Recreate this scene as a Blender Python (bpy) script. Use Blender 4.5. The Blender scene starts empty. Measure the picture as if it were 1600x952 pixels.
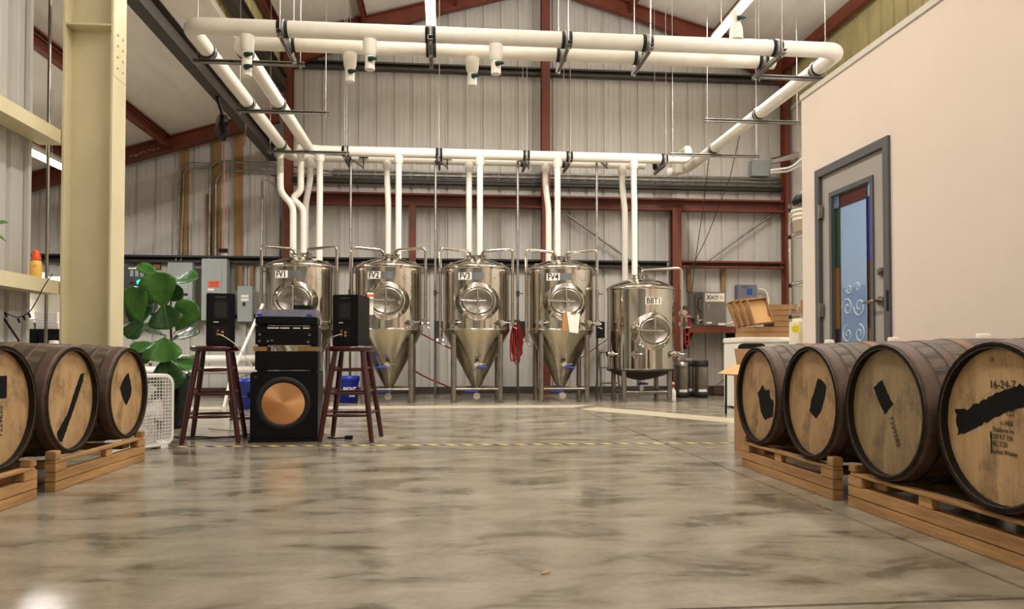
import bpy, bmesh, math, random
from mathutils import Vector, Matrix, Euler
random.seed(7)
PI = math.pi
R_ = math.radians
SC = bpy.context.scene
COL = SC.collection

# ------------------------------------------------------------------ camera
CAM_H, YAW, PITCH, FPX, PY0 = 0.665, R_(5.2), R_(1.2), 1150.0, 531.0
cd = bpy.data.cameras.new('camera')
cam = bpy.data.objects.new('camera', cd); COL.objects.link(cam)
cam.location = (0, 0, CAM_H)
cam.rotation_euler = (PI/2 + PITCH, 0, -YAW)
cd.sensor_fit = 'HORIZONTAL'; cd.sensor_width = 36.0
cd.lens = 36.0*FPX/1600.0
cd.shift_y = (PY0 - 476.0)/1600.0
cd.clip_start = 0.05; cd.clip_end = 100
SC.camera = cam
# ------------------------------------------------------------------ world, exposure
w = bpy.data.worlds.new('world'); SC.world = w; w.use_nodes = True
w.node_tree.nodes['Background'].inputs[0].default_value = (0.55, 0.60, 0.70, 1)
w.node_tree.nodes['Background'].inputs[1].default_value = 0.10
vs = SC.view_settings
vs.view_transform = 'Standard'; vs.look = 'None'; vs.gamma = 1.0; vs.use_curve_mapping = False
vs.exposure = -0.08
LAMP_W = 190.0           # watts of each strip light
LAMP_COL = (1.0, 0.955, 0.90)
UP_W = 130.0             # watts of each upward lamp added to brighten the ceiling

def at(px, py, X=None, Y=None, Z=None):
    """measure: the point of a plane X=, Y= or Z= seen at a photograph pixel"""
    sy, cy, sp, cp = math.sin(YAW), math.cos(YAW), math.sin(PITCH), math.cos(PITCH)
    a = (px-800.0)/FPX; b = (PY0-py)/FPX
    d = Vector((sy*cp + a*cy - b*sy*sp, cy*cp - a*sy - b*cy*sp, sp + b*cp))
    t = X/d.x if X is not None else (Y/d.y if Y is not None else (Z-CAM_H)/d.z)
    return Vector((0, 0, CAM_H)) + d*t

# ------------------------------------------------------------------ materials
def lin(c):
    return tuple(((v/255)/12.92 if v/255 <= .04045 else ((v/255+.055)/1.055)**2.4) for v in c) + (1.0,)
MATS = {}
def mat(name, c, rough=.5, metal=0, var=0.0, scale=4.0, bump=0.0, bscale=30.0, stretch=(1, 1, 1), c2=None, emit=0, spec=.5, alpha=1, trans=0, coat=0, rvar=0.0):
    m = bpy.data.materials.new(name); m.use_nodes = True; MATS[name] = m
    nt = m.node_tree; b = nt.nodes['Principled BSDF']; L = nt.links
    b.inputs['Base Color'].default_value = lin(c); b.inputs['Roughness'].default_value = rough
    b.inputs['Metallic'].default_value = metal; b.inputs['Specular IOR Level'].default_value = spec
    b.inputs['Alpha'].default_value = alpha; b.inputs['Transmission Weight'].default_value = trans
    b.inputs['Coat Weight'].default_value = coat
    if emit:
        b.inputs['Emission Color'].default_value = lin(c); b.inputs['Emission Strength'].default_value = emit
    if var or bump or c2 or rvar:
        tc = nt.nodes.new('ShaderNodeTexCoord'); mp = nt.nodes.new('ShaderNodeMapping')
        mp.inputs['Scale'].default_value = stretch; L.new(tc.outputs['Object'], mp.inputs[0])
        n = nt.nodes.new('ShaderNodeTexNoise'); n.inputs['Scale'].default_value = scale
        n.inputs['Detail'].default_value = 6; n.inputs['Roughness'].default_value = .6
        L.new(mp.outputs[0], n.inputs['Vector'])
        if var or c2:
            cr = nt.nodes.new('ShaderNodeValToRGB')
            hi = c2 if c2 else tuple(min(255, v*(1+var)) for v in c)
            lo = c if c2 else tuple(v*(1-var) for v in c)
            cr.color_ramp.elements[0].position = .32; cr.color_ramp.elements[1].position = .68
            cr.color_ramp.elements[0].color = lin(lo); cr.color_ramp.elements[1].color = lin(hi)
            L.new(n.outputs['Fac'], cr.inputs[0]); L.new(cr.outputs[0], b.inputs['Base Color'])
        if rvar:
            mr = nt.nodes.new('ShaderNodeMapRange')
            mr.inputs['To Min'].default_value = max(0, rough-rvar); mr.inputs['To Max'].default_value = rough+rvar
            L.new(n.outputs['Fac'], mr.inputs[0]); L.new(mr.outputs[0], b.inputs['Roughness'])
        if bump:
            n2 = nt.nodes.new('ShaderNodeTexNoise'); n2.inputs['Scale'].default_value = bscale
            n2.inputs['Detail'].default_value = 4; L.new(mp.outputs[0], n2.inputs['Vector'])
            bp = nt.nodes.new('ShaderNodeBump'); bp.inputs['Strength'].default_value = bump
            bp.inputs['Distance'].default_value = .02
            L.new(n2.outputs['Fac'], bp.inputs['Height']); L.new(bp.outputs[0], b.inputs['Normal'])
    return m

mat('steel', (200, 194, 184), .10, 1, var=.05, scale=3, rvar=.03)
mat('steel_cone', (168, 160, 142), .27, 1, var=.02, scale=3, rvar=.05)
mat('steel_dull', (150, 144, 134), .36, 1, var=.08, scale=8)
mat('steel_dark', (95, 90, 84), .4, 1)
mat('galv', (150, 148, 142), .42, .9, var=.12, scale=12)
mat('chrome', (205, 203, 198), .14, 1)
mat('pipe_white', (236, 230, 218), .38, 0, var=.02, scale=6)
mat('rod', (176, 172, 164), .35, .8)
mat('black', (9, 9, 10), .5, spec=.3)
mat('black_gloss', (6, 7, 11), .2, spec=.35)
mat('black_navy', (5, 6, 13), .4, spec=.25)
mat('rubber', (20, 19, 18), .7)
mat('panel_grey', (190, 186, 178), .45, 0, var=.03, scale=2)
mat('panel_pale', (196, 194, 190), .5, 0, var=.02, scale=2)
mat('panel_yellow', (184, 172, 124), .55, 0, var=.06, scale=3)
mat('liner_white', (214, 208, 196), .6, 0, var=.02)
mat('drywall', (236, 220, 206), .85, 0, var=.01, scale=1.2, bump=.04, bscale=60)
mat('insulation', (222, 215, 203), .55, 0, var=.04, scale=1.4, bump=.55, bscale=2.2, stretch=(2.2, .6, 1))
mat('red_iron', (104, 46, 25), .55, 0, var=.12, scale=4)
mat('dark_iron', (60, 53, 46), .5, 0, var=.1, scale=5)
mat('black_girt', (38, 33, 30), .55)
mat('cream_steel', (216, 205, 168), .5, 0, var=.03, scale=2)
mat('lumber', (150, 114, 70), .65, 0, var=.12, scale=5, stretch=(6, 6, .6))
mat('hoop', (80, 61, 49), .6, .2, var=.22, scale=9, rvar=.1)
mat('hoop_rust', (98, 72, 52), .62, .25, var=.25, scale=12)
mat('stave', (44, 34, 24), .62, 0, c2=(92, 72, 48), scale=5, stretch=(.8, 6, 6), bump=.25, bscale=18)
mat('stave_end', (30, 23, 17), .9, 0, var=.3, scale=9, spec=.15)
def head_mat(name, a, b_, dark):
    m = mat(name, a, .6, 0, c2=b_, scale=3.2, stretch=(1, 5.0, .9), bump=.12, bscale=24)
    nt = m.node_tree; b = nt.nodes['Principled BSDF']
    src = b.inputs['Base Color'].links[0].from_socket
    tc = nt.nodes.new('ShaderNodeTexCoord'); n = nt.nodes.new('ShaderNodeTexNoise'); n.inputs['Scale'].default_value = 9
    n.inputs['Detail'].default_value = 8; n.inputs['Roughness'].default_value = .7
    nt.links.new(tc.outputs['Object'], n.inputs['Vector'])
    cr = nt.nodes.new('ShaderNodeValToRGB'); cr.color_ramp.elements[0].position = .50; cr.color_ramp.elements[1].position = .74
    cr.color_ramp.elements[0].color = (0, 0, 0, 1); cr.color_ramp.elements[1].color = (1, 1, 1, 1)
    nt.links.new(n.outputs['Fac'], cr.inputs[0])
    mx = nt.nodes.new('ShaderNodeMixRGB'); mx.inputs[2].default_value = lin(dark)
    nt.links.new(cr.outputs[0], mx.inputs[0]); nt.links.new(src, mx.inputs[1]); nt.links.new(mx.outputs[0], b.inputs['Base Color'])
head_mat('head_tan', (160, 128, 88), (192, 158, 112), (94, 72, 46))
head_mat('head_warm', (148, 116, 78), (178, 144, 100), (84, 64, 42))
head_mat('head_olive', (124, 104, 72), (154, 130, 92), (84, 66, 44))
mat('paint_black', (17, 16, 16), .8, 0, var=.3, scale=20, spec=.15)
mat('stencil', (44, 36, 28), .7)
mat('pallet_wood', (138, 100, 58), .7, 0, c2=(184, 142, 90), scale=3, stretch=(4, .7, 6), bump=.2, bscale=20)
mat('pallet_new', (190, 148, 94), .7, 0, var=.08, scale=6)
mat('bung', (232, 224, 208), .6)
mat('cherry', (62, 16, 14), .28, 0, var=.2, scale=6, coat=.3)
mat('copper', (240, 182, 128), .36, 1)
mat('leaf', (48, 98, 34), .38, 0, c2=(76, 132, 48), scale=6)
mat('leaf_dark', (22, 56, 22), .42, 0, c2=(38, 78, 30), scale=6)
mat('leaf_vein', (84, 132, 60), .5)
mat('stem', (58, 44, 28), .8)
mat('soil', (38, 28, 20), .95)
mat('white_plastic', (238, 236, 230), .4)
mat('cream_plastic', (232, 222, 200), .45)
mat('cardboard', (158, 120, 80), .8, 0, var=.05, scale=7)
mat('cardboard_in', (196, 152, 100), .8)
mat('elec_grey', (150, 156, 154), .45, 0, var=.02)
mat('elec_dark', (56, 60, 60), .45)
mat('box_grey', (122, 118, 108), .45, .2, var=.04)
mat('box_blue_grey', (104, 106, 116), .5)
mat('white_paint', (236, 232, 222), .4)
mat('blue_plastic', (24, 44, 168), .4)
mat('blue_print', (60, 110, 170), .5)
mat('screen_blue', (30, 70, 150), .2)
mat('navy_ink', (26, 28, 78), .5)
mat('orange_ink', (232, 150, 50), .5)
mat('orange_label', (224, 96, 40), .5)
mat('paper', (240, 234, 222), .7)
mat('clipboard', (176, 128, 74), .65)
mat('ink', (18, 17, 17), .6)
mat('plate_grey', (128, 130, 134), .35, .7)
mat('red_hose', (150, 26, 20), .4)
mat('red_cord', (160, 84, 76), .5)
mat('red_cap', (210, 60, 44), .4)
mat('orange_cap', (236, 96, 40), .4)
mat('yellow_liquid', (246, 196, 96), .35)
mat('frame_grey', (92, 92, 95), .5)
mat('door_grey', (172, 166, 158), .5)
mat('glass_frost', (196, 216, 236), .22, 0, trans=.85, spec=.5)
mat('glass_red', (104, 36, 32), .3, 0, trans=.5)
mat('glass_green', (26, 84, 50), .3, 0, trans=.5)
mat('glass_blue', (28, 38, 190), .3, 0, trans=.5)
mat('glass_amber', (160, 112, 36), .3, 0, trans=.5)
mat('glass_dark', (40, 34, 44), .3, 0, trans=.3)
mat('etch', (226, 234, 240), .6)
mat('acrylic', (150, 150, 172), .12, 0, alpha=.45)
mat('tube_light', (255, 236, 208), .4, 0, emit=14)
mat('green_led', (40, 240, 170), .4, 0, emit=3)
mat('gold', (190, 150, 80), .3, 1)
mat('dark_mesh', (34, 36, 40), .5, .5)
mat('cream_line', (178, 168, 142), .4, 0, var=.06, scale=6)
mat('joint_dark', (66, 58, 48), .8)
mat('sticker_yellow', (236, 226, 40), .5)
mat('green_valve', (16, 50, 40), .5)
mat('office_wall', (206, 220, 238), .8)

# spun copper: highlight runs along the radius
_m = MATS['copper']; _b = _m.node_tree.nodes['Principled BSDF']; _t = _m.node_tree.nodes.new('ShaderNodeTangent')
_t.direction_type = 'RADIAL'; _t.axis = 'Y'; _m.node_tree.links.new(_t.outputs[0], _b.inputs['Tangent']); _b.inputs['Anisotropic'].default_value = .8
# polished concrete
def concrete():
    m = bpy.data.materials.new('concrete'); m.use_nodes = True; MATS['concrete'] = m
    nt = m.node_tree; L = nt.links; b = nt.nodes['Principled BSDF']
    tc = nt.nodes.new('ShaderNodeNewGeometry')
    def noise(scale, det, dist, stretch=(1, 1, 1)):
        mp = nt.nodes.new('ShaderNodeMapping'); mp.inputs['Scale'].default_value = stretch
        L.new(tc.outputs['Position'], mp.inputs[0])
        n = nt.nodes.new('ShaderNodeTexNoise'); n.inputs['Scale'].default_value = scale; n.inputs['Detail'].default_value = det
        n.inputs['Roughness'].default_value = .58; n.inputs['Distortion'].default_value = dist
        L.new(mp.outputs[0], n.inputs['Vector']); return n
    n1 = noise(3.6, 9, .5, (.62, 1.25, 1)); n2 = noise(.8, 3, .3); n3 = noise(40, 3, 0)
    c1 = nt.nodes.new('ShaderNodeValToRGB'); e = c1.color_ramp.elements
    e[0].position = .36; e[0].color = lin((104, 96, 80)); e[1].position = .62; e[1].color = lin((158, 149, 133))
    x = e.new(.46); x.color = lin((142, 133, 117))
    L.new(n1.outputs['Fac'], c1.inputs[0])
    c2 = nt.nodes.new('ShaderNodeValToRGB'); e = c2.color_ramp.elements
    e[0].position = .35; e[0].color = (.78, .76, .73, 1); e[1].position = .65; e[1].color = (1, 1, 1, 1)
    L.new(n2.outputs['Fac'], c2.inputs[0])
    mx = nt.nodes.new('ShaderNodeMixRGB'); mx.blend_type = 'MULTIPLY'; mx.inputs[0].default_value = 1
    L.new(c1.outputs[0], mx.inputs[1]); L.new(c2.outputs[0], mx.inputs[2])
    c3 = nt.nodes.new('ShaderNodeValToRGB'); e = c3.color_ramp.elements
    e[0].position = .3; e[0].color = (.90, .90, .90, 1); e[1].position = .7; e[1].color = (1.04, 1.04, 1.04, 1)
    L.new(n3.outputs['Fac'], c3.inputs[0])
    mx2 = nt.nodes.new('ShaderNodeMixRGB'); mx2.blend_type = 'MULTIPLY'; mx2.inputs[0].default_value = 1
    L.new(mx.outputs[0], mx2.inputs[1]); L.new(c3.outputs[0], mx2.inputs[2])
    L.new(mx2.outputs[0], b.inputs['Base Color'])
    mr = nt.nodes.new('ShaderNodeMapRange'); mr.inputs['From Min'].default_value = .3; mr.inputs['From Max'].default_value = .7
    mr.inputs['To Min'].default_value = .14; mr.inputs['To Max'].default_value = .27
    L.new(n1.outputs['Fac'], mr.inputs[0]); L.new(mr.outputs[0], b.inputs['Roughness'])
    b.inputs['Specular IOR Level'].default_value = .6
    bp = nt.nodes.new('ShaderNodeBump'); bp.inputs['Strength'].default_value = .05; bp.inputs['Distance'].default_value = .01
    n4 = noise(9, 3, 0); L.new(n4.outputs['Fac'], bp.inputs['Height']); L.new(bp.outputs[0], b.inputs['Normal'])
concrete()
def hazard():
    m = mat('hazard', (210, 190, 90), .5); nt = m.node_tree; b = nt.nodes['Principled BSDF']
    g = nt.nodes.new('ShaderNodeNewGeometry'); s = nt.nodes.new('ShaderNodeSeparateXYZ'); nt.links.new(g.outputs['Position'], s.inputs[0])
    def mth(op, a, v=None):
        n = nt.nodes.new('ShaderNodeMath'); n.operation = op
        if hasattr(a, 'links') or not isinstance(a, (int, float)): nt.links.new(a, n.inputs[0])
        else: n.inputs[0].default_value = a
        if v is not None:
            if isinstance(v, (int, float)): n.inputs[1].default_value = v
            else: nt.links.new(v, n.inputs[1])
        return n.outputs[0]
    t = mth('ADD', s.outputs['X'], s.outputs['Y']); t = mth('MULTIPLY', t, 8.0); t = mth('FRACT', t); t = mth('GREATER_THAN', t, .5)
    mx = nt.nodes.new('ShaderNodeMixRGB'); mx.inputs[1].default_value = lin((214, 196, 110)); mx.inputs[2].default_value = lin((40, 36, 30))
    nt.links.new(t, mx.inputs[0]); nt.links.new(mx.outputs[0], b.inputs['Base Color'])
hazard()

# ------------------------------------------------------------------ mesh helpers
class MB:
    def __init__(s): s.v = []; s.f = []; s.sm = []
    def add(s, vs, fs, smooth=False, M=None):
        o = len(s.v)
        s.v += [tuple(M @ Vector(p)) if M else tuple(p) for p in vs]
        s.f += [tuple(i+o for i in f) for f in fs]; s.sm += [smooth]*len(fs); return s
    def box(s, lo, hi, M=None):
        x0, y0, z0 = lo; x1, y1, z1 = hi
        return s.add([(x0,y0,z0),(x1,y0,z0),(x1,y1,z0),(x0,y1,z0),(x0,y0,z1),(x1,y0,z1),(x1,y1,z1),(x0,y1,z1)],
                     [(0,3,2,1),(4,5,6,7),(0,1,5,4),(1,2,6,5),(2,3,7,6),(3,0,4,7)], False, M)
    def cbox(s, c, d, M=None):
        return s.box([c[i]-d[i]/2 for i in range(3)], [c[i]+d[i]/2 for i in range(3)], M)
    def lathe(s, prof, n=32, M=None, smooth=True, cap0=False, cap1=False, a0=0, a1=2*PI):
        full = abs(a1-a0-2*PI) < 1e-6; k = n if full else n+1; vs = []; fs = []
        for r, z in prof:
            for i in range(k):
                a = a0+(a1-a0)*i/n; vs.append((r*math.cos(a), r*math.sin(a), z))
        for j in range(len(prof)-1):
            for i in range(n):
                i2 = (i+1) % k
                fs.append((j*k+i, j*k+i2, (j+1)*k+i2, (j+1)*k+i))
        s.add(vs, fs, smooth, M)
        if cap0: s.add(vs[:k], [tuple(range(k))[::-1]], False, M)
        if cap1: s.add(vs[-k:], [tuple(range(k))], False, M)
        return s
    def cyl(s, p0, p1, r0, r1=None, n=14, caps=True, smooth=True):
        p0 = Vector(p0); p1 = Vector(p1); r1 = r0 if r1 is None else r1
        d = p1-p0; M = Matrix.Translation(p0) @ d.to_track_quat('Z', 'Y').to_matrix().to_4x4()
        return s.lathe([(r0, 0), (r1, d.length)], n, M, smooth, caps, caps)
    def tube(s, pts, r, n=10, caps=True, closed=False):
        pts = [Vector(p) for p in pts]; m = len(pts)
        rr = r if isinstance(r, (list, tuple)) else [r]*m
        T = []
        for i in range(m):
            a = pts[(i-1) % m] if closed or i else pts[i]; b = pts[(i+1) % m] if closed or i < m-1 else pts[i]
            T.append((b-a).normalized())
        u = T[0].orthogonal().normalized(); vs = []
        for i in range(m):
            u = (u - T[i]*u.dot(T[i])); u = u.normalized() if u.length > 1e-6 else T[i].orthogonal().normalized()
            v = T[i].cross(u)
            for k in range(n):
                a = 2*PI*k/n; vs.append(pts[i] + (u*math.cos(a)+v*math.sin(a))*rr[i])
        fs = []
        for i in range(m if closed else m-1):
            j = (i+1) % m
            for k in range(n): fs.append((i*n+k, i*n+(k+1) % n, j*n+(k+1) % n, j*n+k))
        s.add(vs, fs, True)
        if caps and not closed:
            s.add(vs[:n], [tuple(range(n))[::-1]]); s.add(vs[-n:], [tuple(range(n))])
        return s
    def prism(s, poly, h0, h1, M=None, smooth=False):
        """polygon in XY extruded in Z"""
        n = len(poly)
        vs = [(p[0], p[1], h0) for p in poly]+[(p[0], p[1], h1) for p in poly]
        fs = [tuple(range(n))[::-1], tuple(range(n, 2*n))]+[(i, (i+1) % n, n+(i+1) % n, n+i) for i in range(n)]
        return s.add(vs, fs, smooth, M)
    def mesh(s, name, m, bevel=0, seg=2):
        me = bpy.data.meshes.new(name); me.from_pydata([tuple(p) for p in s.v], [], s.f)
        me.polygons.foreach_set('use_smooth', s.sm)
        bm = bmesh.new(); bm.from_mesh(me)
        if bevel:
            bmesh.ops.remove_doubles(bm, verts=bm.verts, dist=1e-5)
            es = [e for e in bm.edges if len(e.link_faces) == 2 and e.calc_face_angle(0) > .6]
            bmesh.ops.bevel(bm, geom=es, offset=bevel, segments=seg, affect='EDGES', clamp_overlap=True)
        bmesh.ops.recalc_face_normals(bm, faces=bm.faces)
        bm.to_mesh(me); bm.free()
        me.materials.append(MATS[m]); me.update(); return me
    def build(s, name, m, parent=None, loc=None, rot=None, bevel=0, label=None):
        return link(name, s.mesh(name, m, bevel), parent, loc, rot, label)
def link(name, me, parent=None, loc=None, rot=None, label=None):
    o = bpy.data.objects.new(name, me); COL.objects.link(o)
    if parent: o.parent = parent
    if loc is not None: o.location = loc
    if rot is not None: o.rotation_euler = rot
    if label: o['label'] = label
    return o
def tag(o, label=None, cat=None, group=None, kind=None):
    for k, v in (('label', label), ('category', cat), ('group', group), ('kind', kind)):
        if v: o[k] = v
    return o
def thing(name, label, cat, loc=(0, 0, 0), rz=0, group=None):
    o = bpy.data.objects.new(name, None); COL.objects.link(o); o.empty_display_size = .1
    o.location = loc; o.rotation_euler = (0, 0, rz); return tag(o, label, cat, group)
def struct(o, label=None): return tag(o, label, None, None, 'structure')
def sroot(name, label=None, loc=(0, 0, 0)):
    o = bpy.data.objects.new(name, None); COL.objects.link(o); o.location = loc; return struct(o, label)
def copy_tree(o, parent=None):
    c = o.copy(); COL.objects.link(c); c.parent = parent
    for ch in list(o.children): copy_tree(ch, c)
    return c
def fillet(pts, rad, seg=5):
    pts = [Vector(p) for p in pts]; out = [pts[0]]
    for i in range(1, len(pts)-1):
        a, b, c = pts[i-1], pts[i], pts[i+1]
        d0 = (a-b); d1 = (c-b); r = min(rad, d0.length*.49, d1.length*.49)
        p0 = b+d0.normalized()*r; p1 = b+d1.normalized()*r
        for k in range(seg+1):
            t = k/seg; out.append(p0*(1-t)**2 + b*2*t*(1-t) + p1*t*t)
    return out+[pts[-1]]
def text_mesh(txt, size, m, depth=.001, M=None, align='CENTER', fn=None, xs=1.0, bold=0):
    cu = bpy.data.curves.new('lettering', 'FONT'); cu.body = txt; cu.size = size; cu.extrude = depth
    cu.align_x = align; cu.align_y = 'CENTER'; cu.offset = bold
    o = bpy.data.objects.new('lettering', cu); COL.objects.link(o)
    bpy.context.view_layer.update()
    dg = bpy.context.evaluated_depsgraph_get()
    me = bpy.data.meshes.new_from_object(o.evaluated_get(dg))
    bpy.data.objects.remove(o); bpy.data.curves.remove(cu)
    me.name = 'lettering'
    for v in me.vertices:
        p = Vector((v.co.x*xs, v.co.y, v.co.z))
        if M: p = M @ p
        if fn: p = Vector(fn(p))
        v.co = p
    me.materials.clear(); me.materials.append(MATS[m]); return me
def ibeam(p0, p1, depth, width, tf=.012, tw=.009, up=(0, 0, 1)):
    """I-section from p0 to p1; depth is measured along up, p0/p1 are on its centre line"""
    p0 = Vector(p0); p1 = Vector(p1); d = (p1-p0); L = d.length; d.normalize()
    up = Vector(up); up = (up-d*up.dot(d)).normalized(); sd = d.cross(up)
    M = Matrix((( sd.x, up.x, d.x, p0.x), (sd.y, up.y, d.y, p0.y), (sd.z, up.z, d.z, p0.z), (0, 0, 0, 1)))
    b = MB(); h = depth/2; w2 = width/2
    poly = [(-w2,-h),(w2,-h),(w2,-h+tf),(tw/2,-h+tf),(tw/2,h-tf),(w2,h-tf),(w2,h),(-w2,h),(-w2,h-tf),(-tw/2,h-tf),(-tw/2,-h+tf),(-w2,-h+tf)]
    return b.prism(poly, 0, L, M)
def cbeam(p0, p1, depth, width, t=.004, up=(0, 0, 1), lip=.02):
    p0 = Vector(p0); p1 = Vector(p1); d = (p1-p0); L = d.length; d.normalize()
    up = Vector(up); up = (up-d*up.dot(d)).normalized(); sd = d.cross(up)
    M = Matrix(((sd.x, up.x, d.x, p0.x), (sd.y, up.y, d.y, p0.y), (sd.z, up.z, d.z, p0.z), (0, 0, 0, 1)))
    h = depth/2; w2 = width/2
    poly = [(-w2,-h),(w2,-h),(w2,-h+lip),(w2-t,-h+lip),(w2-t,-h+t),(-w2+t,-h+t),(-w2+t,h-t),(w2-t,h-t),(w2-t,h-lip),(w2,h-lip),(w2,h),(-w2,h)]
    return MB().prism(poly, 0, L, M)
# ================================================================== THE BUILDING
YB = 12.70                     # face of the back wall
XR, XL, XLL, XP = 6.10, -2.75, -8.20, 1.68   # right wall, line between bays, lean-to wall, ridge
YF = -7.0
def zmain(x): return 5.95 + .284*(4.48-abs(x-XP))
def zlean(x): return 4.02 + .31*(x+5.23)
# floor: slabs with saw-cut joints between them
fl = sroot('floor')
MB().box((XLL, YF, -.20), (XR+.1, YB+.1, -.013)).build('joint_bed', 'joint_dark', fl)
xs = [XLL, -4.55, 1.645, XR+.1]
slab_ys = [YF, -2.6, 1.89, YB+.1]
for i in range(3):
    for j in range(3):
        g = .005
        MB().box((xs[i]+g, slab_ys[j]+g, -.06), (xs[i+1]-g, slab_ys[j+1]-g, 0)).build('slab', 'concrete', fl, bevel=.003)
# wide cream line painted on the floor in front of the tanks, with its chamfered corner
def strip(name, poly, m, z=.0015):
    b = MB(); b.prism([(p[0], p[1]) for p in poly], 0, z); return b.build(name, m)
struct(strip('floor_marking', [(-4.4, 9.30), (1.62, 9.22), (1.95, 9.72), (-4.4, 9.78)], 'cream_line'), 'wide cream line painted on the concrete before the tank legs')
struct(strip('floor_marking', [at(905, 640, Z=0), at(1165, 663, Z=0), at(1165, 655.5, Z=0), at(935, 636.5, Z=0)], 'cream_line'), 'narrow cream line slanting across the concrete towards the cardboard box')
tag(strip('hazard_tape', [(-2.0, 5.53), (2.25, 5.39), (2.25, 5.44), (-2.0, 5.58)], 'hazard', .001), 'thin yellow and black striped tape across the concrete floor', 'tape')

# ribbed sheet-metal wall panels
def rib_panels(root, p0, direction, length, inward, zb, zt, m, wid=.914):
    """p0 xy start, unit xy direction, inward unit xy; zb/zt functions of the distance along the wall"""
    dx, dy = direction; nx, ny = inward; n = int(math.ceil(length/wid - 1e-6))
    prof = []
    for k in range(3):
        u = k*.3047
        prof += [(u, 0), (u+.012, -.030), (u+.045, -.030), (u+.057, 0), (u+.128, 0), (u+.132, .005), (u+.142, .005), (u+.146, 0), (u+.216, 0), (u+.22, .005), (u+.23, .005), (u+.234, 0)]
    prof.append((.9135, 0))
    for i in range(n):
        b = MB(); vs = []; fs = []; s0 = i*wid
        pr = [(min(u, length-s0), d) for u, d in prof if u <= length-s0+1e-6]
        if len(pr) < 2: continue
        for u, d in pr:
            s = s0+u; x = p0[0]+dx*s+nx*d; y = p0[1]+dy*s+ny*d
            vs += [(x, y, zb(s)), (x, y, zt(s))]
        for k in range(len(pr)-1): fs.append((2*k, 2*k+2, 2*k+3, 2*k+1))
        b.add(vs, fs); me = b.mesh('panel', m)
        link('panel', me, root)
wb = sroot('wall_back')
MB().box((XLL-.1, YB+.06, 0), (XR+.1, YB+.12, 3.0)).build('backing', 'panel_grey', wb)
rib_panels(wb, (XLL, YB), (1, 0), XL-XLL, (0, -1), lambda s: 0, lambda s: zlean(XLL+s)+.02, 'panel_grey')
rib_panels(wb, (XL, YB), (1, 0), XR-XL, (0, -1), lambda s: 0, lambda s: zmain(XL+s)+.02, 'panel_grey')
struct(MB().box((XLL, YB-.02, 0), (XR, YB+.0, .12)).build('baseboard_back', 'dark_iron'))
wr = sroot('wall_right')
MB().box((XR, 5.9, 0), (XR+.1, YB, 5.0)).build('liner', 'liner_white', wr)
MB().box((XR-.03, 5.9, 5.0), (XR+.05, YB, 5.06)).build('cap', 'liner_white', wr)
rib_panels(wr, (XR+.02, YF), (0, 1), YB-YF, (-1, 0), lambda s: (5.05 if s > 12.9 else 0), lambda s: 6.0, 'panel_yellow')
wc = sroot('wall_left_upper')
rib_panels(wc, (XL, 6.1), (0, 1), YB-6.1, (1, 0), lambda s: 4.8, lambda s: zmain(XL)+.02, 'panel_yellow')
wl = sroot('wall_left')
rib_panels(wl, (-3.1, YF), (0, 1), 5.72-YF, (1, 0), lambda s: 0, lambda s: zlean(-3.1), 'panel_pale')
MB().box((-3.09, 5.70, 0), (-3.06, 5.74, 4.65)).build('edge_trim', 'panel_pale', wl)
rib_panels(wl, (XL, YF), (0, 1), 6.1-YF, (1, 0), lambda s: 4.75, lambda s: zmain(XL)+.02, 'panel_yellow')
wll = sroot('wall_lean_to')
rib_panels(wll, (XLL, 4.0), (0, 1), YB-4.0, (1, 0), lambda s: 0, lambda s: zlean(XLL), 'panel_grey')
struct(MB().box((XLL, 3.9, 0), (-3.12, 4.0, 4.7)).build('wall_lean_to_front', 'panel_pale'))
struct(MB().box((-3.2, YF-.1, 0), (XR+.1, YF, 7.3)).build('wall_front', 'panel_pale'))
# ceilings (vinyl-faced insulation)
def slope(name, x0, z0, x1, z1, y0, y1):
    b = MB(); b.add([(x0,y0,z0),(x1,y0,z1),(x1,y1,z1),(x0,y1,z0),(x0,y0,z0+.1),(x1,y0,z1+.1),(x1,y1,z1+.1),(x0,y1,z0+.1)],
                    [(0,3,2,1),(4,5,6,7),(0,1,5,4),(1,2,6,5),(2,3,7,6),(3,0,4,7)])
    return struct(b.build(name, 'insulation'))
slope('ceiling_left_slope', XL-.02, zmain(XL)+.02, XP, zmain(XP)+.02, YF, YB+.1)
slope('ceiling_right_slope', XP, zmain(XP)+.02, XR+.1, zmain(XR)+.02, YF, YB+.1)
slope('ceiling_lean_to', XLL-.1, zlean(XLL)+.0, XL+.02, zlean(XL)+.0, 4.0, YB+.1)
slope('ceiling_lean_to_front', -3.2, zlean(-3.2), XL, zlean(XL)+.03, YF, 4.0)

# ---- steel frame
def sbeam(b, name, m, label): return struct(b.build(name, m), label)
YC = 12.45
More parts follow.
